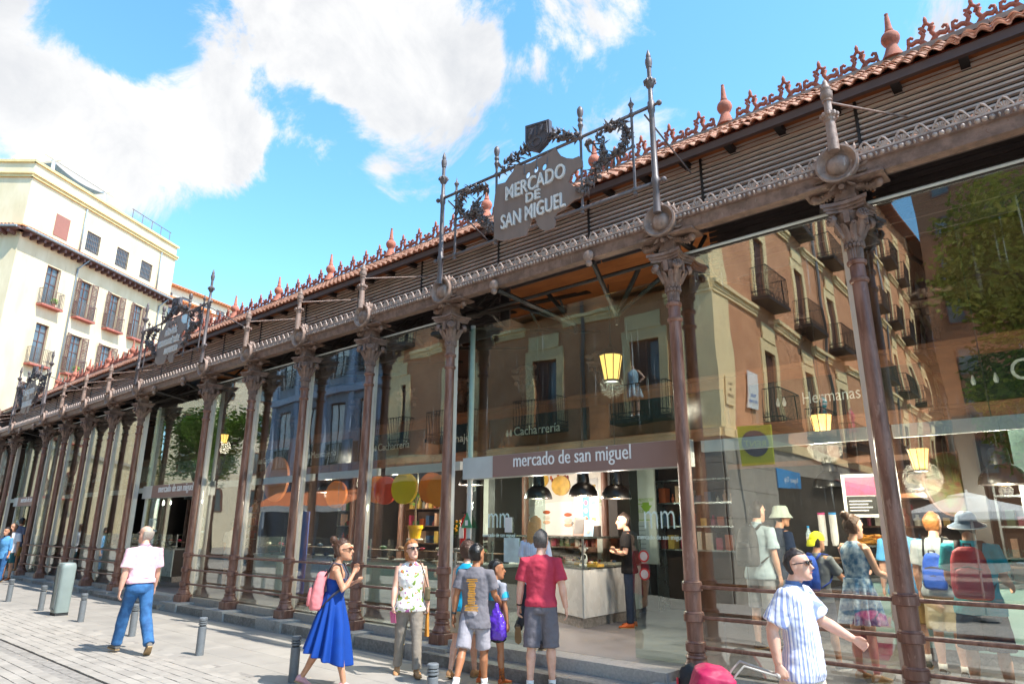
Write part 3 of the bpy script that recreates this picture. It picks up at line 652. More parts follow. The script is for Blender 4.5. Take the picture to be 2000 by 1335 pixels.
far_house('side_house','brown house at the far end of the side square', (6,-44,0), R(180), 25, 10, 27, mat('brown_render','#8a6248',.85,var=.08), 7, 8, ytile)
far_house('square_house','pale house closing the square behind the green trees', (-52,-26,0), R(130), 26, 10, 15, mat('pale_render2','#d9cfb8',.85,var=.06), 4, 8, ytile)
# ============================================================ MARKET HALL
XS = [2.80,.63,-1.54,-3.71,-7.82,-9.99,-12.16,-14.32,-16.49,-20.61,-22.77,-24.94,-27.11,-29.27,-33.39,-35.56,-37.73,-39.9]
DOOR = {(-3.71,-7.82),(-16.49,-20.61),(-29.27,-33.39)}
BAYS = list(zip(XS, XS[1:])); XL, XR = -41.2, 4.0
SIGNX = {v for b in DOOR for v in b}
hall = thing('market_hall', 'long iron and glass market hall with brown columns, slatted clerestory and red tiled roof', 'building', (-18,0,0))
tag(struct('market_floor', MB().box(XL,XR,.2,15.8,-.4,.1), mat('hall_floor','#77767a',.5,var=.15,scale=3,bump=.05)))
# ---- column meshes (shared)
pl = MB(); oc = [( .165,-.105),(.165,.105),(.105,.165),(-.105,.165),(-.165,.105),(-.165,-.105),(-.105,-.165),(.105,-.165)]
pl.add([(x,y,0) for x,y in oc]+[(x,y,.14) for x,y in oc]+[(x*.93,y*.93,.152) for x,y in oc], [tuple(range(16,24))]+[(i,(i+1)%8,(i+1)%8+8,i+8) for i in range(8)]+[(8+i,8+(i+1)%8,16+(i+1)%8,16+i) for i in range(8)])
plinth_me = pl.mesh('plinth', shaftm)
def band(z): return [(.094,z-.055),(.112,z-.05),(.116,z-.046),(.116,z+.03),(.108,z+.035),(.112,z+.042),(.106,z+.052),(.09,z+.06)]
prof = [(.15,.152),(.156,.165),(.152,.185),(.135,.2),(.12,.235),(.108,.262),(.112,.272),(.118,.285),(.112,.298),(.1,.308),(.104,.318),(.1,.328)]+band(.395)+band(.705)+band(1.03)
prof += [(.088,1.1),(.086,1.4),(.081,2.6),(.076,3.7),(.075,4.2),(.09,4.205),(.098,4.22),(.098,4.24),(.086,4.255),(.077,4.27),(.077,4.40),(.092,4.405),(.1,4.425),(.1,4.445),(.086,4.46),(.07,4.475)]
shaft_me = MB().lathe(prof, 20).mesh('shaft', shaftm, 35)
cp = MB()
nf = 20; vs = []
for z, r_ in ((4.47,.078),(4.6,.082)):
    for i in range(nf*2): a = PI*i/nf; rr = r_*(1 if i%2 else .9); vs.append((rr*math.cos(a),rr*math.sin(a),z))
cp.add(vs, [(i,(i+1)%(2*nf),(i+1)%(2*nf)+2*nf,i+2*nf) for i in range(2*nf)])
for i in range(14):
    a = 2*PI*i/14; cp.ell((.088*math.cos(a),.088*math.sin(a),4.62),(.022,.022,.03),6,4); cp.ell((.088*math.cos(a+.2),.088*math.sin(a+.2),4.66),(.018,.018,.024),6,4)
cp.lathe([(.075,4.6),(.078,4.7),(.092,4.8),(.125,4.9),(.16,4.97),(.15,5.0)], 16)
for k in range(8):
    a = PI*k/4+PI/8; Mz = Matrix.Rotation(a,4,'Z')
    cp.tube([(.082,0,4.66),(.1,0,4.74),(.135,0,4.83),(.165,0,4.86),(.16,0,4.83)], [.03,.045,.04,.025,.008], 6, M=Mz, flat=.45)
for k in range(4):
    a = PI*k/2+PI/4; Mz = Matrix.Rotation(a,4,'Z')
    cp.tube([(.1,0,4.72),(.15,0,4.83),(.2,0,4.9)], [.03,.034,.03], 6, M=Mz)
    Mf = Mz @ T(.225,0,4.92, ry=R(70)); cp.lathe([(.005,-.04),(.06,-.03),(.066,0),(.058,.02),(.02,.024)],10,M=Mf)
    for j in range(6): cp.ell((.034*math.cos(j*PI/3),.034*math.sin(j*PI/3),.024),.016,6,4,M=Mf)
    cp.ell((0,0,.03),.014,6,4,M=Mf)
    Mq_ = Matrix.Rotation(PI*k/2,4,'Z'); cp.box(-.03,.03,.13,.17,4.86,5.0,Mq_)
def abacus(z0, z1, w, cut):
    vs = []
    for z in (z0,z1):
        for k in range(4):
            for t in (-1,-.5,0,.5,1):
                a = PI/2*k; x, y = w*t, w-cut*(1-t*t); vs.append((x*math.cos(a)-y*math.sin(a), x*math.sin(a)+y*math.cos(a), z))
    n = 20; cp.add(vs, [tuple(range(n))[::-1],tuple(range(n,2*n))]+[(i,(i+1)%n,(i+1)%n+n,i+n) for i in range(n)][::1])
abacus(5.0,5.035,.195,.055); abacus(5.035,5.07,.212,.055); abacus(5.07,5.11,.236,.056)
cp.box(-.1,.1,-.1,.1,5.11,5.34); cp.box(-.115,.115,-.115,.115,5.15,5.175); cp.box(-.108,.108,-.108,.108,5.18,5.2)
cp.add([(-.04,-.101,5.23),(.04,-.101,5.23),(.04,-.101,5.31),(-.04,-.101,5.31),(0,-.13,5.27)],[(0,1,4),(1,2,4),(2,3,4),(3,0,4)])
for sx in (-1,1):
    cp.tube([(sx*.1,-.05,5.3),(sx*.17,-.05,5.29),(sx*.24,-.05,5.25),(sx*.3,-.05,5.26)], [.045,.04,.035,.05], 8); cp.ell((sx*.33,-.05,5.27),(.055,.055,.055),10,6)
    for j in range(5): cp.tube([(sx*(.12+.035*j),-.1,5.31-.012*j),(sx*(.14+.035*j),-.0,5.26-.012*j)], .014, 5)
cp.tube([(0,-.1,5.3),(0,-.17,5.29),(0,-.22,5.26)],[.045,.04,.03],8)
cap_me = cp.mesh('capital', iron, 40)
md = MB(); Mm = T(0,-.24,5.52, rx=PI/2)
md.lathe([(.205,-.10),(.212,-.02),(.222,.03),(.222,.05),(.2,.056),(.185,.04),(.165,.0),(.14,-.015),(.125,-.015),(.118,.0),(.1,.03),(.06,.055),(.0,.062)], 32, M=Mm, cap=False)
for sx in (-1,1):
    for k in range(9):
        a = R(-75+k*19); c = Vector((sx*.215*math.cos(a),-.18,5.52+.215*math.sin(a))); o_ = Vector((sx*math.cos(a),0,math.sin(a)))
        tdir = Vector((-o_.z,0,o_.x))*(sx if a > 0 else sx)
        md.tube([c-o_*.02, c+o_*.04+tdir*.03, c+o_*.075+tdir*.07], [.018,.034,.006], 6, flat=.5)
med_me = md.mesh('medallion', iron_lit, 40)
fn = MB(); fn.lathe([(.06,5.66),(.058,5.8),(.05,6.02),(.062,6.03),(.066,6.045),(.06,6.06),(.075,6.08),(.085,6.1),(.09,6.12),(.06,6.13),(.04,6.15),(.042,6.28),(.055,6.285),(.055,6.3),(.045,6.31),(.062,6.33),(.066,6.36),(.066,6.4),(.05,6.41),(.05,6.425),(.058,6.44),(.055,6.46),(.035,6.49),(.036,6.51),(.018,6.56),(.0,6.58)], 14, c=(0,-.3,0))
for k in range(9): a = 2*PI*k/9; fn.ell((.08*math.cos(a),-.3+.08*math.sin(a),6.1),(.026,.026,.03),6,4)
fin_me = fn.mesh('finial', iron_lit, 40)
for x in XS:
    c = link('column', shaft_me, hall, (x,0,0))
    link('plinth', plinth_me, c, (x,0,0)); link('capital', cap_me, c, (x,0,0)); link('medallion', med_me, c, (x,0,0))
    if x not in SIGNX: 
        link('finial', fin_me, c, (x,0,0))
        MB().tube([(x+.03,-.3,6.26),(x+.55,1.18,6.62)], .012, 6).obj('stay_rod', iron_lit, c)
# ---- rails between the columns
for a, b in BAYS:
    if (a,b) in DOOR: continue
    for z in (.39,.70,1.025): MB().tube([(a-.1,0,z),(b+.1,0,z)], .021, 8, cap=False).obj('rail', shaftm, hall, smooth=True)
# ---- cornice: fascia, bead moulding and antefixes
fa = MB().prism([(-.16,5.345),(-.02,5.345),(.05,5.56),(-.21,5.56),(-.205,5.49),(-.175,5.48),(-.17,5.44),(-.165,5.39)], XL, XR, M=Matrix(((0,1,0,0),(1,0,0,0),(0,0,1,0),(0,0,0,1))))
fascia = fa.obj('cornice', iron, hall)
bd = MB(); k = 0; x = XR
for k in range(int((XR-XL)/.06)):
    x = XR-k*.06
    if k%6 in (0,1,2): bd.ell((x,-.205,5.525),(.026 if k%6 == 1 else .014,.03,.026),6,4)
    else: bd.ell((x,-.205,5.525),(.032,.03,.028),6,4)
tag(bd.obj('bead_moulding', antem, fascia, smooth=True), kind='stuff')
an = MB()
an.tube([(-.085,0,0),(-.03,-.005,.1),(0,-.005,.125),(.03,-.005,.1),(.085,0,0)], [.011,.013,.014,.013,.011], 5)
for t_ in (-50,-25,0,25,50): an.tube([(0,.005,0),(.07*math.sin(R(t_)),-.008,.075*math.cos(R(t_)))], [.008,.013], 5)
an.box(-.088,.088,-.012,.02,-.012,.012)
an_me = an.mesh('antefix', antem); na = int((XR-XL)/.176); arest = MB()
for k in range(na):
    x = 1.2-k*.176
    if x < XL: break
    if k < 180: link('antefix', an_me, fascia, (x,-.2,5.575))
    else: arest.add(an.v, an.f, T(x,-.2,5.575))
tag(arest.obj('antefix', antem, fascia), kind='stuff')
# slab above each capital
for x in XS: MB().box(x-.42,x+.42,-.23,.12,5.315,5.342).obj('impost_slab', iron, hall)
# ---- lower canopy: tiles, soffit planks, rafters
cd = MB().prism([(-.12,5.56),(1.2,6.06),(1.2,6.12),(-.12,5.62)], XL, XR, M=Matrix(((0,1,0,0),(1,0,0,0),(0,0,1,0),(0,0,0,1)))).obj('canopy_roof', darkslat, hall)
ct = MB(); ct.tube([(0,-.06,0),(0,.5,.21)], .05, 7); ct_me = ct.mesh('canopy_tile', tilem, True); crest_ = MB()
for k in range(int((XR-XL)/.13)):
    x = 1.-k*.13
    if x < XL: break
    if k < 120: link('canopy_tile', ct_me, cd, (x,-.0,5.64))
    else: crest_.add(ct.v, ct.f, T(x,0,5.64))
tag(crest_.obj('canopy_tile', tilem, cd, smooth=True), kind='stuff')
for i, (a, b) in enumerate(BAYS):
    sp = MB().box(b+.02,a-.02,-.07,.07,-.012,.012).mesh('soffit_plank', darkslat)
    for k in range(7):
        t_ = (k+.5)/7; o = link('soffit_plank', sp, cd, (0,.08+1.1*t_,5.53+.44*t_)); o.rotation_euler = (R(-10),0,0); o.matrix_parent_inverse = bm_wm(cd).inverted()
for x in XS:
    rb = MB(); rb.box(x-.03,x+.03,.1,1.2,5.40,5.47); rb.tube([(x,.12,5.1),(x,.7,5.3),(x,1.15,5.8)], .03, 6); rb.tube([(x,.6,5.45),(x,.9,5.8)], .025, 6); rb.obj('bracket', darkiron, hall)
    MB().tube([(x-.25,.05,5.28),(x-.6,1.2,5.5)], .04, 6).obj('strut', darkiron, hall)
# ---- clerestory: slats, joint ribs, dark panels painting the shade in the gaps, eave
for i, (a, b) in enumerate(BAYS):
    n = 2 if (a-b) > 3 else 1
    for h in range(n):
        x1 = a-(a-b)*h/n-.02; x0 = a-(a-b)*(h+1)/n+.02
        lp = MB().box(x0,x1,1.52,1.56,5.2 if (a,b) not in DOOR else 6.05,7.2).obj('louvre_shade_panel', darkslat, hall)
        sm_ = MB().box(x0,x1,-.02,.02,-.017,.017).mesh('slat', woodslat)
        for k in range(13):
            o = link('slat', sm_, lp, (0,1.2,6.16+k*.078)); o.rotation_euler = (R(-12),0,0); o.matrix_parent_inverse = bm_wm(lp).inverted()
        MB().box(x1+.002,x1+.038,1.17,1.34,6.1,7.15).obj('louvre_rib', darkiron, hall)
lw_ = MB()      # dark slatting below the canopy line, seen under the cornice
for a, b in BAYS:
    if (a,b) not in DOOR:
        for k in range(9): MB().box(b+.02,a-.02,1.24,1.27,5.3+k*.085,5.36+k*.085).obj('slat', darkslat, hall)
MB().box(XL,XR,.86,.93,6.985,7.10).obj('eave_board', mat('eave_board','#54443f',.55,var=.12), hall)
so_ = MB().add([(XL,.9,7.085),(XR,.9,7.085),(XR,1.42,7.09),(XL,1.42,7.09)],[(0,3,2,1)]); so_.obj('eave_soffit', orangewood, hall)
for i, (a, b) in enumerate(BAYS):
    for k in range(3 if a-b < 3 else 6):
        x = a-(a-b)*(k+.3)/(3 if a-b < 3 else 6); MB().box(x-.05,x+.05,.93,1.36,7.0,7.08).obj('rafter_end', darkiron, hall)
# ---- roof with tiles, ridge, crest and terracotta finials
YR, ZR, YE, ZE = 2.4, 8.24, .86, 7.11
rf = MB(); rf.add([(XL,YE,ZE),(XR,YE,ZE),(XR,YR,ZR-.02),(XL,YR,ZR-.02),(XR,15.8,7.4),(XL,15.8,7.4)],[(0,1,2,3),(3,2,4,5)])
roof = rf.obj('roof', terra, hall)
ti = MB(); Lr = math.hypot(YR-YE,ZR-ZE); NR = 7; ex = Lr/NR; w_ = .165; vs = []
for j, (t_, s_) in enumerate(((0,1.),(ex+.06,.86))):
    for i in range(9):
        u = i/8; a = PI*u; X = -w_/2+w_*u; H_ = (.052 if u < .72 else 0)
        zz = .042*math.sin(PI*min(1,u/.68))**.8 if u < .68 else -.015*math.sin(PI*(u-.68)/.32)
        vs.append((X*1.04, t_, zz*s_+(.022 if j == 0 else .0)))
n9 = 9; th = [(x,y,z-.014) for x,y,z in vs]
ti.add(vs+th, [(i,i+1,i+n9+1,i+n9) for i in range(8)]+[(18+i,i+18+n9,i+18+n9+1,18+i+1) for i in range(8)]+[(i,18+i,19+i,i+1) for i in range(8)])
ti_me = ti.mesh('roof_tile', tilem, True); rest = MB(); an_ = math.atan2(ZR-ZE,YR-YE); cnt = 0; tr_ = random.Random(9)
allt = []
for r_ in range(NR):
    for k in range(int((XR-XL)/w_)):
        x = XR-.1-k*w_
        yy = YE-.05+(r_*ex)*math.cos(an_); zz = ZE+.01+(r_*ex)*math.sin(an_)-.02
        allt.append((abs(x+1.0) if x < .6 else 50+x, x, yy, zz))
allt.sort()
for i, (q_, x, yy, zz) in enumerate(allt):
    dz, rz_, rx_ = tr_.uniform(0,.014), tr_.uniform(-.05,.05), an_+tr_.uniform(-.03,.03)
    if i < 299:
        o = link('roof_tile', ti_me, roof, (x,yy,zz+dz)); o.rotation_euler = (rx_, tr_.uniform(-.06,.06), rz_); o.matrix_parent_inverse = bm_wm(roof).inverted()
    else: rest.add(ti.v, ti.f, T(x,yy,zz+dz) @ Matrix.Rotation(rz_,4,'Z') @ Matrix.Rotation(rx_,4,'X'))
tag(rest.obj('roof_tile', tilem, roof, smooth=True), kind='stuff')
rc_me = MB().box(-.4,.395,YR-.1,YR+.1,ZR-.02,ZR+.06).mesh('ridge_stone', mat('ridge_stone','#9a8577',.8,var=.15,rnd=.1))
for k in range(56): link('ridge_stone', rc_me, roof, (XR-.4-k*.8,0,0))
FINX = [1.4,-1.16,-3.72,-6.4,-9.3,-12.64,-15.28,-18.0,-20.7,-23.4,-26.2,-29.2,-31.8,-34.2,-36.1,-38.6]
tf = MB().lathe([(.19,0),(.175,.04),(.13,.12),(.1,.2),(.085,.24),(.09,.26),(.12,.29),(.145,.34),(.15,.38),(.135,.43),(.1,.47),(.06,.485),(.062,.5),(.07,.505),(.068,.53),(.058,.55),(.05,.62),(.036,.76),(.032,.77),(.03,.8),(.034,.82),(.0,.845)], 18)
tf_me = tf.mesh('ridge_finial', terra, 40)
cr_ = MB()
for sx in (-1,1):
    cr_.tube([(sx*.03,0,.03),(sx*.09,0,.1),(sx*.15,0,.12),(sx*.21,0,.1),(sx*.25,0,.13),(sx*.245,0,.18),(sx*.21,0,.195),(sx*.185,0,.17)], [0.030,0.032,0.030,0.032,0.030,0.025,0.021,0.019], 6)
    cr_.tube([(sx*.25,0,.1),(sx*.27,0,.05),(sx*.22,0,.02)], 0.025, 6); cr_.tube([(sx*.12,0,.11),(sx*.08,0,.05),(sx*.12,0,.02)], 0.023, 6)
    cr_.tube([(sx*.09,0,.1),(sx*.05,0,.17),(sx*.085,0,.22),(sx*.04,0,.25)], [0.030,0.032,0.028,0.021], 6)
    cr_.tube([(sx*.02,0,.2),(sx*.055,0,.265),(sx*.1,0,.275)], [0.021,0.023,0.017], 6); cr_.tube([(0,0,.32),(sx*.04,0,.27)], 0.021, 6)
cr_.tube([(0,0,.29),(0,0,.36),(0,0,.4)], [0.028,0.030,0.013], 6); cr_.box(-.26,.26,-.03,.03,-.01,.025)
cr_me = cr_.mesh('ridge_crest', mat('crest_terracotta','#a5604c',.8,var=.2,scale=8,bump=.3,rnd=.12), True)
for x in FINX: link('ridge_finial', tf_me, roof, (x,YR,ZR+.05), scale=(.85,.85,.98))
nc = 0
for a, b in zip(FINX, FINX[1:]):
    n = max(3, round((a-b-.35)/.58))
    for k in range(n): link('ridge_crest', cr_me, roof, (a-.18-(a-b-.36)*(k+.5)/n, YR, ZR+.055), scale=((a-b-.36)/n/.56,1.,1.22))
# ---- hall ceiling, walls behind, inner trusses
ce = MB(); 
for k in range(10):
    y0 = 1.45+k*.75
    for x0 in range(-41,4,4): ce.box(x0+.01,x0+3.99,y0+.006,y0+.744,6.25+.16*k,6.28+.16*k)
ce.obj('ceiling_boards', orangewood, hall); 
MB().box(XL,XR,15.5,15.8,.1,7.4).obj('back_wall', mat('hall_back','#5a4a40',.8,var=.2), hall)
MB().box(XL-.05,XL,.3,15.8,.1,7.2).obj('end_wall', mat('hall_end','#6a5a50',.8,var=.2), hall); MB().box(XR,XR+.05,.3,15.8,.1,7.2).obj('end_wall', mat('hall_end','#6a5a50',.8,var=.2), hall)
for x in XS:
    tb = MB(); tb.tube([(x,.3,5.2),(x,4.6,6.9)], .05, 6); tb.tube([(x,.3,5.0),(x,4.6,5.9)], .035, 6)
    for t_ in (.25,.5,.75): tb.tube([(x,.3+4.3*t_,5.0+.9*t_),(x,.3+4.3*(t_-.1),5.2+1.7*(t_-.1))], .025, 6)
    tb.obj('truss', darkiron, hall)
    ic = link('inner_column', shaft_me, hall, (x,4.6,.1)); ic.data.materials[0]; link('inner_capital', cap_me, ic, (x,4.6,.1))
for a, b in BAYS:
    MB().tube([(a,.6,5.35),(b,.6,5.35)], .03, 6).obj('tie_bar', darkiron, hall)
    if (a,b) in DOOR:
        m = (a+b)/2
        for dx in (-.9,.9):
            q = MB(); q.tube([(m+dx,-.1,5.3),(m+dx*.45,1.3,4.95)], .04, 6); q.tube([(m+dx,1.2,5.6),(m+dx*.45,1.3,4.95)], .04, 6); q.tube([(m+dx*1.7,1.2,5.5),(m+dx*.45,1.3,4.95)], .035, 6); q.tube([(m+dx*.45,1.3,4.95),(m+dx*.45,1.3,4.8)], [.05,.03], 6); q.obj('brace', darkiron, hall)
            d_ = MB(); d_.lathe([(.0,0),(.04,.02),(.05,.05),(.04,.08),(.03,.1)],10,c=(m+dx,-.2,5.2)); d_.ell((m+dx,-.21,5.36),(.085,.05,.085),14,8); d_.obj('pendant_boss', iron_lit, hall, smooth=True)
# ---- glazing: posts, panes, top rail, transoms
for x in XS:
    MB().box(x-.16,x-.075,.15,.26,.1,5.22).obj('glazing_post', steel, hall)
for a, b in BAYS:
    door = (a,b) in DOOR
    if not door:
        MB().box(b-.07,a-.165,.195,.207,.105,5.13).obj('glass_pane', paneglass, hall)
        MB().tube([(a,.16,5.16),(b,.16,5.16)], .018, 6).obj('top_rail', steel_w, hall)
        MB().box(b,a-.2,.5,.56,2.60,2.74).obj('transom', steel_w, hall)
        MB().box(b+.0,a-.0,.09,.34,-.3,.10).obj('sill', granite, hall)
        MB().box(b+.43,a-.43,-.30,.09,-.3,-.035).obj('kerb', granite_d, hall)
    else:
        MB().box(b+.3,a-.3,-.16,.34,-.3,.098).obj('step', granite, hall); MB().box(b+.1,a-.1,-.52,-.165,-.32,-.045).obj('step', granite_d, hall)
        MB().box(b+.03,a-.2,.40,.412,2.77,4.98).obj('glass_pane', doorglass, hall)
        hd = MB().box(b+.02,a-.1,.34,.5,2.42,2.76).obj('door_header', steel_w, hall)
        for x in (b+.07,a-.2): MB().tube([(x,.46,.1),(x,.46,5.05)], .045, 12).obj('round_post', steel_w, hall, smooth=True)
        MB().box(b+.14,b+1.19,.455,.467,.102,2.415).obj('door_pane', doorglass, hall); MB().box(a-1.05,a-.28,.455,.467,.102,2.415).obj('door_pane', doorglass, hall)
        MB().box(b+1.19,b+1.6,.485,.497,.102,2.41).obj('door_pane', doorglass, hall)
        ds = thing('door_sign', 'brown fascia sign lettered in white over the %s entrance' % ('pastry stall' if a > -5 else 'far' if a < -25 else 'middle'), 'sign', ((a+b)/2,.33,2.59))
        MB().box(b+.70,a-.2,.318,.338,2.425,2.755).obj('panel', mat('sign_brown','#8f736b',.5,var=.04,scale=2), ds)
        tb = text_fit('mercado de san miguel', .2, 2.06, .006); q = MB(); q.add(tb.v, tb.f, textM((a+b)/2+.11,.312,2.56)); q.obj('lettering', tw, ds)
        for x, w_t in ((b+.72,1),(a-.62,1)):
            q = MB(); tb = text_mb('mm',.5,.001,sx=.62,off=-.006); q.add(tb.v,tb.f,textM(x,.45,1.66)); tb = text_mb('mercado de san miguel',.085,.001,sx=.85); q.add(tb.v,tb.f,textM(x,.45,1.53)); 
            tag(q.obj('glass_lettering', mat('frosted','#cfe4e4',.6,var=.03)), 'pale letters stuck on the %s glass door leaf of the %s entrance' % ('west' if x < (a+b)/2 else 'east', 'pastry stall' if a > -5 else 'far' if a < -25 else 'middle'), 'lettering')
bl_me = MB().box(-.43,.43,-.34,.088,-.32,0).mesh('column_block', granite)
for x in XS: link('column_block', bl_me, hall, (x,0,-.001))
# ============================================================ ornamental name signs on the cornice
def leaf_cluster(mb, pts, n, r, rg, ls=.05, fruit=.3):
    pts = [Vector(p) for p in pts]
    for i in range(n):
        t = rg.random()*(len(pts)-1); k = int(t); p = pts[k].lerp(pts[k+1], t-k); tg = (pts[k+1]-pts[k]).normalized()
        o = Vector((rg.uniform(-1,1),rg.uniform(-.8,.8),rg.uniform(-1,1)))*r; c = p+o
        if rg.random() < fruit: mb.ell(tuple(c), rg.uniform(.02,.038), 7, 5)
        else:
            d = (o.normalized()*.8+tg*rg.uniform(.2,1)).normalized()*ls*rg.uniform(.9,1.6)
            mb.tube([c-d*.4, c+d*.2, c+d], [.008,.024,.003], 5, flat=.4)
OUT = [(975,362),(990,358),(997,347),(1005,337),(1010,324),(1022,325),(1040,320),(1065,306),(1080,297),(1088,290),(1092,298),(1098,306),(1110,311),(1122,312),(1134,307),(1140,315),(1141,328),(1130,333),(1119,343),(1113,357),(1122,365),(1138,368),(1144,376),(1140,387),(1125,392),(1115,400),(1105,410),(1090,418),(1085,427),(1088,434),(1085,447),(1070,453),(1058,449),(1052,440),(1050,431),(1044,428),(1040,433),(1036,447),(1030,462),(1010,467),(985,472),(968,468),(968,450),(967,410),(970,382)]
def onplane(px, py, y=-.3): d = ray(px,py); return CAMP+d*((y+D)/d.y)
MID1 = (-3.71-7.82)/2
BOARD = [(onplane(*q).x-MID1, onplane(*q).z) for q in OUT]
def name_sign(a, b, label, lines, seed):
    m = (a+b)/2; rg = random.Random(seed); y = -.3
    t_ = thing('name_sign', label, 'sign', (m,y,5.6))
    for x in (a,b):
        p = MB(); p.lathe([(.055,5.62),(.05,5.72),(.042,6.0),(.055,6.02),(.055,6.12),(.042,6.14),(.036,7.1),(.05,7.14),(.05,7.28),(.034,7.3),(.03,7.5),(.05,7.52),(.075,7.58),(.08,7.62),(.05,7.65),(.03,7.67),(.03,7.83),(.04,7.84),(.04,7.86),(.046,7.88),(.05,7.92),(.046,7.97),(.03,7.985),(.036,8.02),(.03,8.05),(.016,8.1),(.0,8.14)], 12, c=(x,y,0))
        for k in range(8): an = k*PI/4; p.ell((x+.075*math.cos(an),y+.075*math.sin(an),7.6),(.02,.02,.03),6,4)
        sx = 1 if x == a else -1
        for z in (6.06,7.22): p.tube([(x,y,z),(x+sx*.1,y,z)],.02,6); p.ell((x+sx*.12,y,z),.04,8,6)
        p.obj('pole', frameiron, t_, smooth=40)
        MB().tube([(x-sx*.12,y+.02,7.15),(x-sx*.05,.95,6.75)], .014, 6).obj('stay_rod', frameiron, t_)
    for x, zt, ball in ((a-.31,7.5,0),(b+.34,7.5,0),(a-1.17,7.74,1),(b+1.27,7.74,1)):
        p = MB(); p.tube([(x,y,5.98),(x,y,7.32)], .02, 8); p.ell((x,y,6.0),(.035,.035,.03),8,6); p.ell((x,y,7.22),.042,8,6); p.ell((x,y,6.06),.042,8,6)
        if ball: p.lathe([(.02,7.32),(.035,7.4),(.045,7.42),(.035,7.45),(.025,7.48),(.04,7.5),(.04,7.53),(.025,7.55),(.042,7.6),(.05,7.65),(.045,7.7),(.02,7.74)],10,c=(x,y,0))
        else: p.lathe([(.02,7.32),(.03,7.36),(.045,7.385),(.03,7.41),(.016,7.43),(.0,7.52)],10,c=(x,y,0)); p.ell((x,y,6.72),.035,8,6)
        p.obj('upright', frameiron, t_, smooth=40)
    for z, r_ in ((7.22,.024),(6.06,.026)): MB().tube([(a,y,z),(b,y,z)], r_, 8).obj('cross_bar', frameiron, t_, smooth=True)
    for x0, x1 in ((a-.31,a-.8),(b+.34,b+.8)): MB().tube([(x0,y,6.72),(x1,y,6.66)], .018, 8).obj('short_bar', frameiron, t_, smooth=True)
    # shaped board with three round holes
    cu_ = bpy.data.curves.new('b','CURVE'); cu_.dimensions = '2D'; cu_.fill_mode = 'BOTH'; cu_.extrude = .012
    def spl(pts):
        s_ = cu_.splines.new('POLY'); s_.points.add(len(pts)-1)
        for i, (x, z) in enumerate(pts): s_.points[i].co = (x,z,0,1)
        s_.use_cyclic_u = True
    spl(BOARD)
    for hx, hz in ((1034,344),(1050,333),(1066,328)):
        c = onplane(hx,hz); spl([(c.x-MID1+.045*math.cos(k*PI/7), c.z+.055*math.sin(k*PI/7)) for k in range(14)])
    tmp = bpy.data.objects.new('b', cu_); me = bpy.data.meshes.new_from_object(tmp); bpy.data.objects.remove(tmp)
    bo = MB(); bo.add([tuple(v.co) for v in me.vertices],[tuple(p.vertices) for p in me.polygons], textM(m,y-.03,0)); bo.obj('board', signiron, t_)
    for tx, sz, x, z, sx in lines:
        q = MB(); tb = text_fit(tx, sz, sx, .018, off=.003); q.add(tb.v, tb.f, textM(m+x,y-.055,z)); q.obj('lettering', mat('raised_letter','#e2dfda',.5,var=.05), t_)
    for dx in (-.16,.08,.29):
        MB().tube([(m+dx,y-.02,7.22),(m+dx,y-.045,6.98)], .014, 6).obj('hanger', frameiron, t_)
    sh = MB(); so_ = [(-.23,7.82),(.24,7.74),(.25,7.5),(.17,7.36),(.0,7.27),(-.16,7.37),(-.23,7.52)]
    sh.prism([(m+x+.1,z) for x,z in so_], y-.06, y+.02)
    sh.tube([(m+x*.85+.1,y-.065,7.54+(z-7.54)*.85) for x,z in so_+so_[:1]], .012, 5)
    sh.tube([(m+.1,y-.065,7.75),(m+.1,y-.065,7.55)], .012, 5)
    for dx in (-.1,.1):
        sh.tube([(m+.1+dx-.05,y-.065,7.55),(m+.1+dx,y-.075,7.6),(m+.1+dx+.03,y-.075,7.68),(m+.1+dx-.02,y-.07,7.7)], [.02,.03,.02,.012], 6)
    sh.tube([(m+.1+.09*math.cos(k*PI/6),y-.068,7.43+.07*math.sin(k*PI/6)) for k in range(13)], .01, 5); sh.obj('shield', mat('shield_iron','#555055',.45,var=.2), t_)
    gl = MB(); leaf_cluster(gl, [(m-.7,y,7.28),(m-.35,y,7.36),(m-.05,y,7.44)], 110, .065, rg, ls=.065); leaf_cluster(gl, [(m+.85,y,7.28),(m+.55,y,7.36),(m+.32,y,7.5)], 110, .065, rg, ls=.065); gl.obj('garland', frameiron, t_, smooth=True)
    for s_, x0, x1 in ((1,a-.36,a-1.12),(-1,b+.4,b+1.2)):
        w = x0-x1; g_ = MB()
        pth = [(x1+w*u, y-.02, z) for u, z in ((.1,7.02),(.35,7.08),(.62,7.16),(.85,7.14),(.95,7.0),(.97,6.85),(.85,6.74),(.65,6.66),(.5,6.62),(.45,6.75),(.42,6.95))]
        leaf_cluster(g_, pth, 230, .05, rg, ls=.065); leaf_cluster(g_, [(x1+w*.5,y-.03,6.8),(x1+w*.3,y-.04,6.55),(x1+w*.1,y-.04,6.35),(x1-w*.05,y-.04,6.3)], 120, .06, rg, fruit=.5, ls=.07)
        g_.obj('wreath', frameiron, t_, smooth=True)
name_sign(-3.71,-7.82,'ornate iron name board reading Mercado de San Miguel with shield and garlands',[('MERCADO',.235,.05,6.645,1.16),('DE',.15,.02,6.465,.27),('SAN MIGUEL',.235,.0,6.175,1.25)],1)
name_sign(-16.49,-20.61,'ornate iron date board with the year 1915 over the middle entrance',[('AÑO 1915',.18,.05,6.72,.72),('ALFONSO DUBÉ Y DÍEZ',.17,.0,6.45,1.3),('ARQUITECTO',.16,.2,6.2,.8)],2)
name_sign(-29.27,-33.39,'ornate iron name board with shield over the far entrance',[('MERCADO',.235,.05,6.645,1.16),('DE',.15,.02,6.465,.27),('SAN MIGUEL',.235,.0,6.175,1.25)],3)
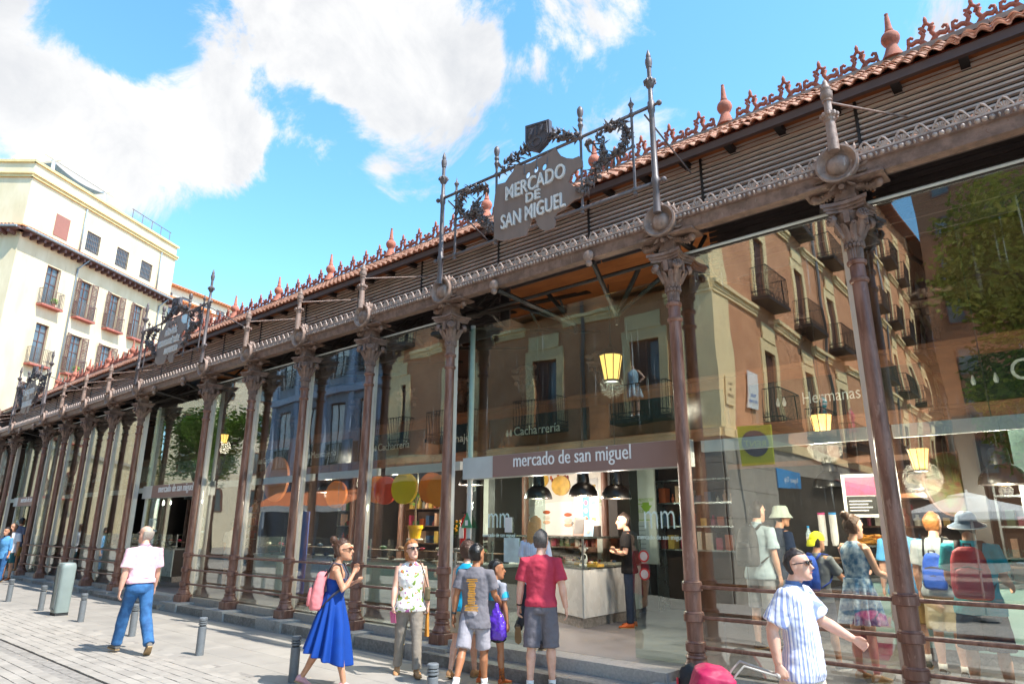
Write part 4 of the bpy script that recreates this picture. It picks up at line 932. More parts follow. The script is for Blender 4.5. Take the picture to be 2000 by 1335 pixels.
# ============================================================ street furniture
bolm = mat('bollard_grey','#6f7478',.5,var=.12,scale=9,bump=.1); bold = mat('bollard_slot','#2e3032',.6)
bp_me = MB().lathe([(.058,-.05),(.058,.395),(.05,.4)],18).mesh('post',bolm,40); bs_me = MB().lathe([(.045,.39),(.045,.5)],14).mesh('core',bold,40)
bc_me = MB().lathe([(.054,.418),(.06,.422),(.06,.436),(.054,.44)],18).mesh('ring',bolm,40); bk_me = MB().lathe([(.054,.478),(.06,.482),(.06,.515),(.05,.524),(.0,.526)],18).mesh('cap',bolm,40)
for k in range(7):
    x = -5.42-k*2.5; b_ = thing('bollard','short round grey steel bollard with slotted top along the pavement edge','bollard',(x,-2.41,gz(x)),group='bollards along the pavement edge')
    for nm, me, dz in (('post',bp_me,0),('core',bs_me,0),('ring',bc_me,0),('ring',bc_me,.03),('cap',bk_me,0)): link(nm, me, b_, (x,-2.41,gz(x)+dz))
cabm = mat('cabinet_grey','#85928f',.42,var=.06,scale=4,bump=.04); cabd = mat('cabinet_side','#5f6668',.45,var=.06)
x = -16.87; cb_ = thing('service_cabinet','tall rounded grey-green metal service cabinet on the pavement','cabinet',(x,-2.36,gz(x)))
q = MB(); rg_ = []
for z, k in ((.06,.93),(.5,.96),(.93,1.),(.99,.97),(1.03,.85),(1.04,.7)):
    rg_.append((Vector((x,-2.36,gz(x)+z)), Vector((.19*k,0,0)), Vector((0,.15*k,0)), Vector((0,-.15*k,0))))
q.loft(rg_, 28, pw=.45); q.obj('body', cabm, cb_, smooth=40)
MB().box(x-.16,x+.16,-2.48,-2.24,gz(x)-.01,gz(x)+.07).obj('foot', bold, cb_)
q = MB()
for zz in (.12,.96): q.box(x-.12,x+.12,-2.515,-2.50,gz(x)+zz,gz(x)+zz+.008)
for xx in (-.12,.112): q.box(x+xx,x+xx+.008,-2.515,-2.50,gz(x)+.12,gz(x)+.96)
q.obj('door_seam', cabd, cb_)
# ============================================================ inside the hall
fasc = mat('stall_wood','#63402a',.5,var=.2,scale=2,stretch=(1,5,5),bump=.1,col2='#724a2f'); dglass = mat('dark_panel','#15201f',.15,var=.3,spec=.7)
warm = emat('warm_bulb',(1.,.62,.22),9.); counterw = mat('counter_white','#b9c6c3',.3,var=.05); tealp = mat('teal_panel','#a9cdc4',.35,var=.04)
marble = mat('marble','#d2d3d0',.25,var=.1,scale=2.2,bump=0,stretch=(1,2,1),detail=9); darkb = mat('stall_dark','#2a2523',.55,var=.25); alu = mat('brushed_metal','#9aa0a0',.3,metal=.8,var=.1)
# upper wooden frontage over the inner stalls
fr = thing('stall_frontage','long orange-brown wooden frontage with dark sign panels above the inner stalls','frontage',(-10,3.6,.1))
f = MB(); f.box(XL,XR,3.5,3.62,3.15,3.36); f.box(XL,XR,3.5,3.62,4.02,4.25); f.box(XL,XR,3.46,3.5,4.2,4.27); f.box(XL,XR,3.47,3.5,3.3,3.35)
SX = [3.6,-1.4,-4.4,-7.2,-10.4,-12.0,-15.0,-18.2,-20.4,-24,-28,-32,-36,-40]
for xx in SX: f.box(xx-.22,xx+.22,3.501,3.619,3.361,4.019)
f.obj('wood_frame', fasc, fr)
TX = ['Cacharrería','Hermanas','','Cacharrería','Menaje','Cacharrería','Mensajería','Cacharrería','Menaje','Cacharrería','Menaje','Cacharrería','Menaje']
for i, (a, b) in enumerate(zip(SX, SX[1:])):
    MB().box(b+.22,a-.22,3.54,3.58,3.36,4.02).obj('sign_panel', dglass, fr)
    if TX[i]:
        q = MB(); tb = text_fit(TX[i],.19 if i else .3,(1.25 if len(TX[i]) > 8 else .85) if i else 1.9,.002); q.add(tb.v,tb.f,textM((a+b)/2-(.75 if i == 0 else 0),3.53,3.6))
        for ix in (-.82,-.72): q.lathe([(.02,0),(.035,.05),(.02,.1),(.01,.14)],8,c=((a+b)/2+ix*(1 if i else 2.6),3.53,3.6))
        q.obj('lettering', mat('stall_letter','#aeb8b6',.5,var=.03), fr)
# upper gallery boards (dark, behind the frontage) and stall backs
up = MB(); up.box(XL,XR,5.6,5.75,.1,3.1); up.box(XL,XR,4.8,4.9,4.3,6.4); up.obj('gallery_wall', mat('gallery','#4a3328',.7,var=.25,scale=1.5), fr)
for xx in SX: MB().box(xx-.1,xx+.1,3.9,5.6,.1,3.15).obj('stall_partition', darkb, fr)
rr = random.Random(21); goods = [mat('good%d'%i, c, .5, var=.2) for i, c in enumerate(('#b0552b','#c9a24a','#7d2f2a','#d8d2c2','#4a6a3a','#2f4a6a','#a83a52','#e0b090'))]
# shelves with goods at the back of the stalls
for i, (a, b) in enumerate(zip(SX[:9], SX[1:])):
    sh = thing('stall_shelf','shelf unit stocked with small goods %s' % ('beside the ovens','behind the queue','behind the striped display','beside the pastry wall','behind the pastry counter','behind the coloured discs','behind the bar counter','behind the long bar','near the middle entrance')[i],'shelf',((a+b)/2,5.3,.1))
    q = MB()
    for z in (1.25,1.7,2.15,2.6): q.box(b+.2,a-.2,5.15,5.55,z,z+.03)
    for xx in (b+.2,a-.23): q.box(xx,xx+.03,5.14,5.56,.1,2.63)
    q.obj('rack', fasc if i%2 else alu, sh)
    for z in (1.28,1.73,2.18):
        xx = b+.3
        while xx < a-.35:
            w = rr.uniform(.07,.16); h = rr.uniform(.1,.34)
            g_ = MB()
            if rr.random() < .5: g_.lathe([(w*.4,0),(w*.45,h*.6),(w*.18,h*.75),(w*.18,h)],8,c=(xx+w/2,5.3,z))
            else: g_.box(xx,xx+w,5.2,5.4,z,z+h)
            g_.obj('ware', rr.choice(goods), sh); xx += w+rr.uniform(.02,.1)
# pendants
def pendant(label, x, y, z, s=1., lit=True, en=70):
    p = thing('pendant_lamp', label, 'lamp', (x,y,z)); M = T(x,y,z,s=s)
    MB().lathe([(.25,0),(.252,.01),(.235,.09),(.19,.17),(.13,.215),(.105,.225),(.11,.23),(.1,.40),(.09,.42),(.03,.43)],24,M=M,cap=False).obj('shade', mat('lamp_black','#1c1a1a',.3,var=.1,spec=.6), p, smooth=40)
    MB().tube([(x,y,z+.42*s),(x,y,3.15 if y > 3 else 5.3)], .008, 6).obj('cord', black, p)
    if lit:
        MB().ell((0,0,.05),(.1,.1,.05),12,6,M=M).obj('bulb', warm, p, smooth=True)
        lt = bpy.data.lights.new('pendant_glow','POINT'); lt.energy = en; lt.color = (1,.88,.74); lt.shadow_soft_size = .08
        lo = bpy.data.objects.new('glow', lt); COL.objects.link(lo); lo.location = (x,y,z-.06); lo.parent = p; lo.matrix_parent_inverse = bm_wm(p).inverted()
pendant('black bell pendant lamp, first of three over the pastry counter', -7.62,2.1,2.17,en=22); pendant('black bell pendant lamp, middle of three over the pastry counter', -6.75,2.25,2.2,en=14); pendant('black bell pendant lamp nearest the dark doorway over the pastry counter', -6.05,2.2,2.14,en=22)
pendant('black bell pendant lamp over the ovens', -.84,2.7,2.2,1.05,en=40); pendant('black bell pendant lamp beside the pizza disc', -1.75,3.2,2.2,1.05,en=30); pendant('black pendant lamp over the drinks counter', -2.9,3.0,2.25,lit=False)
for k, xx in enumerate((-9.6,-12.0,-14.6,-22.,-25.)): pendant('black pendant lamp over the bar, %s of the row' % ('first','second','third','fourth','last')[k], xx,2.4,2.5,lit=k < 3,en=95)
def lantern(label, x, y, z, s=1., en=12):
    p = thing('lantern', label, 'lamp', (x,y,z)); M = T(x,y,z,s=s)
    lampg = emat('lantern_glow',(1.,.52,.13),.75) if 'lantern_glow' not in bpy.data.materials else bpy.data.materials['lantern_glow']
    MB().lathe([(.1,0),(.16,.34)],8,M=M).obj('glass', lampg, p); q = MB()
    for k in range(8): a = k*PI/4; q.tube([(.1*math.cos(a),.1*math.sin(a),0),(.162*math.cos(a),.162*math.sin(a),.34)],.008,4,M=M)
    q.lathe([(.18,.34),(.18,.36),(.1,.44),(.04,.46),(.02,.52)],8,M=M); q.lathe([(.11,-.03),(.11,0)],8,M=M); q.tube([(0,0,.5),(0,0,1.4)],.01,5,M=M); q.obj('cage', black, p)
    lt = bpy.data.lights.new('lantern_light','POINT'); lt.energy = en; lt.color = (1,.86,.68); lt.shadow_soft_size = .2; lo = bpy.data.objects.new('glow', lt); COL.objects.link(lo); lo.location = (x,y,z-.1); lo.parent = p; lo.matrix_parent_inverse = bm_wm(p).inverted()
lantern('large lit lantern hanging behind the upper door glass', -6.0,2.1,4.12,1.25); lantern('lit lantern behind the transom over the queue', -2.42,1.15,2.74,.8,en=85); lantern('lit lantern beside the wooden shelves', -1.42,1.05,2.3,.65,en=60); lantern('lit lantern in the bay of the green reflection', onplane(437,865,1.4).x,1.4,onplane(437,865,1.4).z,.7)
lantern('small lit lantern in the long bar', -12.6,2.,2.75,.7)
# pastry stall inside the main entrance
ps = thing('pastry_counter','marble pastry counter with glass display case inside the main entrance','counter',(-6.64,2.04,.1))
PC = [(-6.64,2.04),(-9.4,3.35),(-9.4,4.1),(-6.7,4.0)]
def polyprism(mb, pts, z0, z1): 
    n = len(pts); ar = sum(pts[i][0]*pts[(i+1)%n][1]-pts[(i+1)%n][0]*pts[i][1] for i in range(n)); pts = pts if ar > 0 else pts[::-1]
    mb.add([(x,y,z0) for x,y in pts]+[(x,y,z1) for x,y in pts],[tuple(range(n))[::-1],tuple(range(n,2*n))]+[(i,(i+1)%n,(i+1)%n+n,i+n) for i in range(n)]); return mb
def shrink(pts, k): cx = sum(p[0] for p in pts)/len(pts); cy = sum(p[1] for p in pts)/len(pts); return [(cx+(x-cx)*k, cy+(y-cy)*k) for x,y in pts]
polyprism(MB(), shrink(PC,.96), .1, .26).obj('kickboard', granite_d, ps)
def edge_pieces(parent, pts, z0, z1, n, m, name):
    for (p, q_) in zip(pts, pts[1:]+pts[:1]):
        P_, Q_ = Vector((*p,0)), Vector((*q_,0)); k = max(1,round((Q_-P_).length/n))
        d_ = (Q_-P_).normalized(); nn = Vector((d_.y,-d_.x,0)); L_ = (Q_-P_).length
        if nn.dot(Vector((sum(a[0] for a in pts)/len(pts), sum(a[1] for a in pts)/len(pts),0))-P_) > 0: nn = -nn
        for i in range(k): MB().box(L_*i/k+.003,L_*(i+1)/k-.003,-.0,.03,z0,z1,frameM(P_,d_,nn,0,0)).obj(name, m, parent)
polyprism(MB(), shrink(PC,.97), .26, .98).obj('core', darkb, ps); edge_pieces(ps, PC, .26, 1.0, .85, marble, 'marble_slab')
polyprism(MB(), PC, 1.0, 1.03).obj('shelf', alu, ps); polyprism(MB(), shrink(PC,1.01), 1.5, 1.53).obj('top', mat('counter_top','#3b3f3c',.25), ps)
gcase = glass('case_glass',(.95,.98,.97),.05)
for (p, q_) in zip(PC, PC[1:]+PC[:1]): P_, Q_ = Vector((*p,0)), Vector((*q_,0)); MB().box(.01,(Q_-P_).length-.01,.01,.016,1.03,1.5,frameM(P_,(Q_-P_).normalized(),Vector(((Q_-P_).normalized().y,-(Q_-P_).normalized().x,0)),0,0)).obj('case_glass', gcase, ps)
for x, y in PC: MB().box(x-.015,x+.015,y-.015,y+.015,1.03,1.5).obj('case_post', alu, ps)
for k in range(26):
    u = rr.random(); v = rr.uniform(.15,.85); a = Vector((*PC[0],0)).lerp(Vector((*PC[1],0)),u); b = Vector((*PC[3],0)).lerp(Vector((*PC[2],0)),u); c = a.lerp(b,v)
    tr = MB().box(c.x-.13,c.x+.13,c.y-.1,c.y+.1,1.035,1.08).obj('tray', rr.choice((goods[7],goods[1],goods[3])), ps)
    for _ in range(4): MB().ell((c.x+rr.uniform(-.08,.08),c.y+rr.uniform(-.06,.06),1.1),(.035,.03,.025),8,5).obj('pastry', rr.choice(goods), tr, smooth=True)
# pastry wall with pictures
pw = thing('pastry_wall','white pastry stall wall with round biscuit pictures and curved panel','wall panel',(-8.9,5.0,.1))
MB().box(-11.6,-8.15,4.92,4.98,1.5,3.1).obj('panel', mat('wall_white','#d9d6ce',.5,var=.04), pw)
q = MB(); q.prism([(-11.5,1.5)]+[(-11.5+3.2*t, 1.5+.75*math.sin(PI*min(1,t*.9+.1)*.55+.2)) for t in [k/10 for k in range(11)]]+[(-8.3,1.5)], 4.89, 4.918); q.obj('curved_panel', mat('curved_white','#ece9e3',.5,var=.03), pw)
for k, (xx, z, r_) in enumerate(((-9.2,2.6,.26),(-10.6,2.62,.22),(-9.75,2.75,.2),(-11.2,2.5,.2))): MB().lathe([(r_,0),(r_,.02)],18,M=T(xx,4.915,z,rx=PI/2,s=(1,.85,1))).obj('biscuit_picture', (goods[1],goods[7])[k%2], pw)
for k in range(16): MB().ell((-9.3+rr.uniform(-.3,.3),4.91,2.62+rr.uniform(-.1,.35)),(.035,.008,.05),6,4).obj('flake', goods[2 if k%3 else 0], pw)
for k, xx in enumerate((-10.9,-10.2,-9.6,-9.0)):
    for j, (c_, z, h) in enumerate(((goods[0],2.02,.07),(goods[3],1.9,.09),(goods[7],1.8,.07))): MB().ell((xx,4.885,z-.06*(k%2)),(.11,.01,h*.6),10,6).obj('pastry_picture', c_, pw)
q = MB(); tb = text_mb('PASTOREY',.12,.001); q.add(tb.v,tb.f,textM(-8.62,4.88,1.72)); q.obj('lettering', tk, pw)
nw = thing('notice_wall','tall white notice panel with green arrow and lettering beside the pastry stall','wall panel',(-7.4,4.7,.1))
MB().box(-8.12,-6.72,4.7,4.76,1.0,3.1).obj('panel', mat('wall_white','#d9d6ce',.5,var=.04), nw)
lg = mat('green_print','#8fb23a',.5,var=.05)
q = MB()
for z, tx in ((2.2,'¿LE PREPARAMOS LOS AUMENTOS?'),(1.98,'PLEASE BE CONSCIENCE?')): tb = text_mb(tx,.085,.001); q.add(tb.v,tb.f,textM(-7.42,4.69,z))
q.box(-8.0,-6.95,4.69,4.698,2.14,2.155); q.add([(-7.05,4.69,2.12),(-6.78,4.69,2.12),(-6.915,4.69,1.95)],[(0,1,2)]); q.box(-7.0,-6.85,4.688,4.695,2.1,2.18)
q.box(-7.6,-6.85,4.69,4.697,1.83,1.845); q.box(-7.6,-7.585,4.69,4.697,1.1,1.83); q.obj('green_print', lg, nw)
MB().box(-7.55,-6.88,4.68,4.69,1.1,1.8).obj('sheet', mat('sheet_grey','#c3c8cc',.5,var=.04), nw)
q = MB()
for k in range(7): q.box(-7.2,-6.95,4.674,4.679,1.2+.085*k,1.215+.085*k)
q.obj('small_print', mat('print_grey','#8a8f92',.6), nw)
mb_ = thing('menu_board','upright menu board with ice cream pictures standing on the pastry counter','menu board',(-7.3,2.75,1.55))
M = T(-7.0,2.72,1.53,rz=R(-12)); MB().box(-.3,.3,-.03,.0,.18,1.0,M).obj('panel', white, mb_)
MB().box(-.08,.1,-.035,-.031,.2,.98,M).obj('blue_strip', blue, mb_)
for k in range(5): MB().ell((.01,-.04,.3+.14*k),(.05,.006,.045),8,5,M=M).obj('picture', goods[(k*3)%8], mb_); MB().box(-.26,-.12,-.036,-.031,.28+.14*k,.31+.14*k,M).obj('print', mat('print_grey','#8a8f92',.6), mb_); MB().box(.15,.26,-.036,-.031,.26+.14*k,.33+.14*k,M).obj('picture', goods[(k*2+1)%8], mb_)
MB().box(-.32,.32,-.05,.02,.0,.18,M).obj('stand', darkb, mb_)
pf_ = thing('picture_frame','wooden picture frame leaning on the pastry counter','picture frame',(-6.95,2.35,1.53)); M = T(-6.98,2.42,1.535,rz=R(-25),rx=R(-10)); MB().box(-.2,.2,-.02,.01,0,.32,M).obj('frame', fasc, pf_); MB().box(-.16,.16,-.025,-.021,.04,.28,M).obj('picture', darkb, pf_)
pc_ = thing('price_card','small white and blue card with sundae picture on the pastry counter','card',(-6.72,2.3,1.53)); M = T(-6.7,2.3,1.535,rz=R(-10),rx=R(-8)); MB().box(-.1,.1,-.01,.01,0,.27,M).obj('card', mat('card_blue','#9fc4e0',.5), pc_); MB().ell((0,-.014,.13),(.05,.004,.09),8,6,M=M).obj('picture', goods[3], pc_)
# toy cow in the case
tc_ = thing('toy_cow','small white toy cow with dark patches inside the display case','toy',(-6.85,2.4,1.03)); q = MB(); q.ell((-6.85,2.38,1.16),(.06,.05,.1),10,8); q.ell((-6.85,2.36,1.32),(.055,.05,.06),10,8); 
for s_ in (-1,1): q.ell((-6.85+s_*.07,2.36,1.34),(.03,.015,.018),6,4); q.ell((-6.85+s_*.05,2.34,1.06),(.025,.035,.03),6,4); q.tube([(-6.85+s_*.03,2.36,1.37),(-6.85+s_*.05,2.36,1.42)],[.01,.004],5)
q.obj('body', white, tc_, smooth=True); q = MB(); q.ell((-6.81,2.335,1.2),(.03,.01,.04),6,4); q.ell((-6.89,2.335,1.12),(.03,.01,.03),6,4); q.obj('patch', black, tc_)
# bar counters behind the glass
def bar(label, x0, x1, y, m, glassup=True):
    b_ = thing('bar_counter', label, 'counter', ((x0+x1)/2,y,.1)); MB().box(x0,x1,y+.05,y+.75,.1,.25).obj('kickboard', granite_d, b_)
    n = max(1,round((x1-x0)/1.2))
    MB().box(x0+.01,x1-.01,y+.03,y+.78,.25,1.0).obj('core', darkb, b_)
    for i in range(n): MB().box(x0+(x1-x0)*i/n+.004,x0+(x1-x0)*(i+1)/n-.004,y,y+.03,.25,1.0).obj('front_panel', m, b_)
    MB().box(x0-.02,x1+.02,y-.02,y+.8,1.0,1.04).obj('top', alu if glassup else counterw, b_)
    if glassup:
        MB().box(x0,x1,y+.05,y+.056,1.04,1.42).obj('case_glass', gcase, b_); MB().box(x0,x1,y+.05,y+.5,1.42,1.44).obj('case_top', gcase, b_)
        MB().box(x0,x1,y+.1,y+.45,1.22,1.235).obj('case_shelf', fasc, b_)
        for i in range(n+1): xx = x0+(x1-x0)*i/n; MB().box(xx-.012,xx+.012,y+.05,y+.075,1.04,1.44).obj('case_post', alu, b_)
        for i in range(int((x1-x0)/.28)):
            xx = x0+.15+i*.28; g_ = MB(); s_ = rr.uniform(.7,1.2)
            if rr.random() < .5: g_.lathe([(.05,0),(.1*s_,.03),(.11*s_,.05),(.04,.055)],10,c=(xx,y+.28,1.05 if i%2 else 1.237))
            else: g_.ell((xx,y+.28,1.08 if i%2 else 1.27),(.09*s_,.07,.04),8,5)
            g_.obj('dish', rr.choice(goods), b_, smooth=True)
bar('long pale bar counter with glass display behind the coloured discs', -12.6,-8.1,1.35, tealp); bar('pale bar counter beyond the blue banner', -16.2,-12.9,1.5, counterw); bar('pale counter with ovens behind the queue', -2.6,1.6,2.75, tealp); bar('low drinks counter in front of the dark stall', -3.7,-2.75,2.7, darkb)
bar('pale counter past the middle entrance', -28.8,-21.,1.6, counterw)
for k, (px, py, c_, lab) in enumerate(((860,958,'#f08a20','plain orange disc nearest the glass door'),(843,952,'#ec7f1c','orange disc partly behind the column'),(790,953,'#f0c808','bright yellow disc in the row'),(753,957,'#d8401f','red disc in the row'),(737,955,'#f08420','orange disc beside the red one'),(657,965,'#f2852c','orange disc far from the others'),(540,935,'#d88a5a','large pale orange disc behind the glass'))):
    y_ = (.6,.75,.62,.7,.85,.62,.7)[k]; p = onplane(px,py,y_); d_ = thing('hanging_disc', lab+', hung over the bar', 'disc', p); r_ = (.27,.27,.28,.26,.26,.27,.5)[k]
    MB().lathe([(r_,-.03),(r_,.03)],32,M=T(*p,rz=R(12 if k < 6 else 0),rx=PI/2)).obj('disc', mat('disc%d'%k,c_,.4,var=.03), d_, smooth=40); MB().tube([p+Vector((0,0,r_)),p+Vector((0,0,2.9-p.z))],.006,5).obj('cord', black, d_)
ac = thing('ceiling_heater','brushed metal tube heater hanging beside the yellow disc','heater',(-10.2,1.1,2.45)); MB().tube([(-10.35,1.1,2.42),(-9.7,1.1,2.40)],.07,14).obj('tube', steel_w, ac, smooth=True); MB().tube([(-10.3,1.1,2.5),(-10.3,1.1,2.75)],.01,5).obj('bracket', alu, ac); MB().tube([(-9.75,1.1,2.48),(-9.75,1.1,2.75)],.01,5).obj('bracket', alu, ac)
# yellow pot with branching plant
p = onplane(780,1062,1.25); yp_ = thing('potted_plant','leafy plant in a yellow pot standing on the bar counter','plant',(p.x,1.55,1.04)); c0 = Vector((p.x+.1,1.55,1.44))
MB().lathe([(.16,0),(.16,.02)],18,c=tuple(c0)).obj('saucer', white, yp_); MB().lathe([(.1,.02),(.13,.2),(.15,.2),(.15,.27),(.12,.27)],18,c=tuple(c0)).obj('pot', mat('yellow_pot','#dfb318',.35,var=.04), yp_, smooth=40)
q = MB(); q.tube([c0+Vector((0,0,.2)),c0+Vector((-.02,0,.6)),c0+Vector((.02,0,.85))],[.025,.018,.012],6); lf_ = MB()
for k in range(9):
    a = rr.uniform(0,2*PI); e_ = c0+Vector((.32*math.cos(a)-.15,.15*math.sin(a),.85+rr.uniform(-.1,.25))); q.tube([c0+Vector((0,0,.7)),e_],[.008,.005],5)
    for j in range(6):
        b = e_+Vector((rr.uniform(-.08,.08),rr.uniform(-.06,.06),rr.uniform(-.1,.06))); d1 = Vector((rr.gauss(0,1),rr.gauss(0,.6),rr.gauss(-.3,1))).normalized(); d2 = d1.orthogonal().normalized()
        lf_.add([b,b+d1*.05+d2*.035,b+d1*.12,b+d1*.05-d2*.035],[(0,1,2,3)])
q.obj('stem', bark, yp_); lf_.obj('foliage', lf2, yp_)
p = onplane(890,1060,1.1); fp = thing('flower_pot','yellow flowers in a dark pot on a stand by the fire extinguisher','plant',(p.x,1.1,.1)); MB().lathe([(.14,0),(.03,.03),(.03,1.18),(.15,1.2),(.15,1.22)],14,c=(p.x,1.1,.1)).obj('stand', alu, fp); MB().lathe([(.08,0),(.11,.2),(.11,.22)],14,c=(p.x,1.1,1.33)).obj('pot', black, fp)
q = MB(); leafball(q,(p.x,1.1,1.62),.15,150,.05,rr); q.obj('foliage', lf2, fp); q = MB()
for k in range(22): q.ell((p.x+rr.uniform(-.13,.13),1.1+rr.uniform(-.13,.0),1.65+rr.uniform(-.05,.13)),.025,6,4)
q.obj('flower', mat('flower_yellow','#e0a92e',.6,var=.2), fp)
ex = thing('fire_extinguisher','red fire extinguisher with white label on the glazing post by the entrance','extinguisher',(-7.98,.62,1.3)); MB().lathe([(.085,0),(.09,.02),(.09,.42),(.07,.49),(.03,.52),(.03,.56)],18,c=(-7.98,.62,1.32)).obj('cylinder', mat('red_paint','#c01f22',.3,var=.04), ex, smooth=40); MB().box(-8.03,-7.93,.52,.528,1.5,1.68).obj('label', white, ex); MB().tube([(-7.98,.6,1.88),(-7.9,.56,1.92),(-7.86,.56,1.8)],.012,6).obj('hose', black, ex); MB().tube([(-8.03,.6,1.9),(-7.92,.6,1.93)],.015,6).obj('handle', black, ex)
es = thing('safety_sign','green triangular safety sign on the round entrance post','sign',(-7.75,.4,1.75)); MB().prism([(-7.86,1.66),(-7.62,1.66),(-7.74,1.9)],.395,.41).obj('panel', mat('green_sign','#2f7f5a',.5), es); MB().box(-7.77,-7.71,.39,.394,1.7,1.78).obj('pictogram', white, es)
# right stall: ovens, cups, menu, panel, black column, bottles
ov = thing('oven_stack','stack of stainless steel ovens behind the right counter','oven',(.2,3.7,.1))
for k in range(4):
    o_ = MB().box(-.55,1.2,3.55,4.1,.9+k*.36,1.23+k*.36).obj('oven', alu, ov); MB().box(-.1,.75,3.53,3.548,.97+k*.36,1.17+k*.36).obj('window', dglass, o_); MB().tube([(-.3,3.52,1.19+k*.36),(.95,3.52,1.19+k*.36)],.012,6).obj('handle', alu, o_)
pn = thing('italian_stall_board','pale green stall panel with italian lettering above the ovens','wall panel',(.2,3.45,2.3)); MB().box(-.75,1.6,3.40,3.45,2.3,3.1).obj('panel', tealp, pn)
q = MB(); tb = text_mb('Arancini',.36,.001,shear=.25); q.add(tb.v,tb.f,textM(.1,3.395,2.78)); q.obj('lettering', tk, pn); q = MB(); tb = text_mb('Italiana de Verdad',.16,.001); q.add(tb.v,tb.f,textM(.1,3.395,2.5)); q.obj('lettering', tk, pn)
MB().box(-.75,1.6,3.42,3.46,1.4,2.28).obj('grey_panel', mat('panel_grey','#8b9694',.4), pn)
bc_ = thing('stall_column','black painted stall column next to the pizza disc','column',(-1.2,3.3,.1)); MB().box(-1.32,-1.1,3.2,3.4,.1,3.15).obj('shaft', black, bc_); MB().box(-1.36,-1.06,3.16,3.44,.1,.3).obj('base', black, bc_)
pz = thing('pizza_disc','large round pizza picture disc on the black column','disc',(-1.45,3.1,2.3)); MB().lathe([(.42,-.02),(.42,.02)],32,M=T(-1.46,3.1,2.25,rz=R(55),rx=PI/2)).obj('rim', fasc, pz); MB().lathe([(.39,-.025),(.39,.025)],32,M=T(-1.46,3.1,2.25,rz=R(55),rx=PI/2)).obj('topping', mat('pizza','#6e3a1a',.7,var=.5,scale=9,col2='#4a5222'), pz)
mn = thing('menu_sign','framed pink and black menu hung above the queue','sign',(-2.35,2.4,1.85)); M = T(-2.36,2.4,2.1,rz=R(8)); MB().box(-.24,.24,-.02,.01,-.28,.28,M).obj('frame', white, mn); MB().box(-.2,.2,-.025,-.021,.0,.24,M).obj('picture', mat('menu_pink','#b5436a',.5,var=.3,scale=14), mn); MB().box(-.2,.2,-.025,-.021,-.24,-.01,M).obj('print', black, mn); MB().tube([(-2.36,2.4,2.38),(-2.36,2.4,3.15)],.006,5).obj('cord', black, mn)
q = MB()
for k in range(4): q.box(-.17,.1-.05*(k%2),-.028,-.0255,-.08-.04*k,-.065-.04*k,M)
q.obj('small_print', white, mn)
for k, (xx, c_) in enumerate(((-3.05,'#d23f86'),(-2.9,'#2f8fd0'))):
    cu2 = thing('cup_stack','tall stack of white paper cups with %s top cup on the drinks counter' % ('a pink' if k == 0 else 'a blue'),'cups',(xx,2.8,1.04))
    for j in range(13): MB().lathe([(.04,0),(.052,.09)],14,c=(xx,2.85,1.445+j*.03)).obj('cup', white if j < 12 else mat('cup%d'%k,c_,.5), cu2)
bt = thing('water_bottle','clear water bottle with blue cap on the drinks counter','bottle',(-3.25,2.8,1.04)); MB().lathe([(.04,0),(.04,.16),(.015,.22),(.015,.24)],14,c=(-3.25,2.85,1.445)).obj('body', mat('bottle_pet','#b9cdd6',.15,var=.05), bt, smooth=40); MB().lathe([(.018,.24),(.018,.27)],10,c=(-3.25,2.85,1.445)).obj('cap', blue, bt); MB().lathe([(.041,.06),(.041,.12)],14,c=(-3.25,2.85,1.445)).obj('label', white, bt)
fd = thing('fried_food_tray','heap of golden fried snacks on the counter','food',(-2.3,2.9,1.04)); q = MB()
for k in range(90): q.tube([(-2.45+rr.uniform(-.3,.35),2.9+rr.uniform(-.1,.15),1.46+rr.uniform(0,.12)),(-2.45+rr.uniform(-.3,.35),2.9+rr.uniform(-.1,.15),1.48+rr.uniform(0,.14))],.012,5)
tag(q.obj('snack', mat('fried','#c98a2a',.6,var=.4,scale=20), fd), kind='stuff'); MB().box(-2.85,-2.0,2.75,3.15,1.441,1.46).obj('tray', alu, fd)
st = thing('dark_stall_screen','dark stall front with fascia boards behind the drinks counter','stall',(-3.3,3.45,.1)); MB().box(-4.6,-2.75,3.42,3.47,1.3,3.1).obj('board', darkb, st); MB().box(-4.6,-1.35,3.38,3.44,2.62,2.7).obj('rail', fasc, st); MB().box(-2.7,-1.35,3.38,3.44,2.1,2.16).obj('rail', fasc, st)
bn = thing('blue_banner','tall blue vertical banner beside the bar','banner',onplane(585,1060,1.0)); p = onplane(590,1060,1.0); MB().box(p.x-.2,p.x+.2,.99,1.01,.3,2.0).obj('cloth', mat('banner_blue','#2a62b8',.6,var=.1), bn); MB().tube([(p.x,1.03,.1),(p.x,1.03,2.02)],.015,6).obj('pole', alu, bn); MB().box(p.x-.22,p.x+.22,.9,1.15,.1,.13).obj('base', black, bn)
pp_ = thing('poster','white notice sheet stuck on the west door leaf','poster',(-7.0,.45,1.45)); MB().box(-6.98,-6.68,.44,.45,1.17,1.52).obj('sheet', mat('sheet_teal','#c9dcdc',.5), pp_)
pq = thing('poster','small printed notice on the pale double m letters','poster',(-7.0,.45,1.6)); MB().box(-6.96,-6.82,.436,.446,1.6,1.82).obj('sheet', white, pq)
ns = thing('door_stickers','two round red prohibition stickers on the east door leaf','sticker',(-4.6,.45,1.25))
for z in (1.32,1.1): MB().lathe([(.075,-.002),(.075,.002)],18,M=T(-4.58,.449,z,rx=PI/2)).obj('ring', mat('red_print','#b8302c',.5), ns); MB().lathe([(.055,-.003),(.055,.003)],18,M=T(-4.58,.449,z,rx=PI/2)).obj('disc', mat('sticker_pale','#c9b8b0',.5), ns)
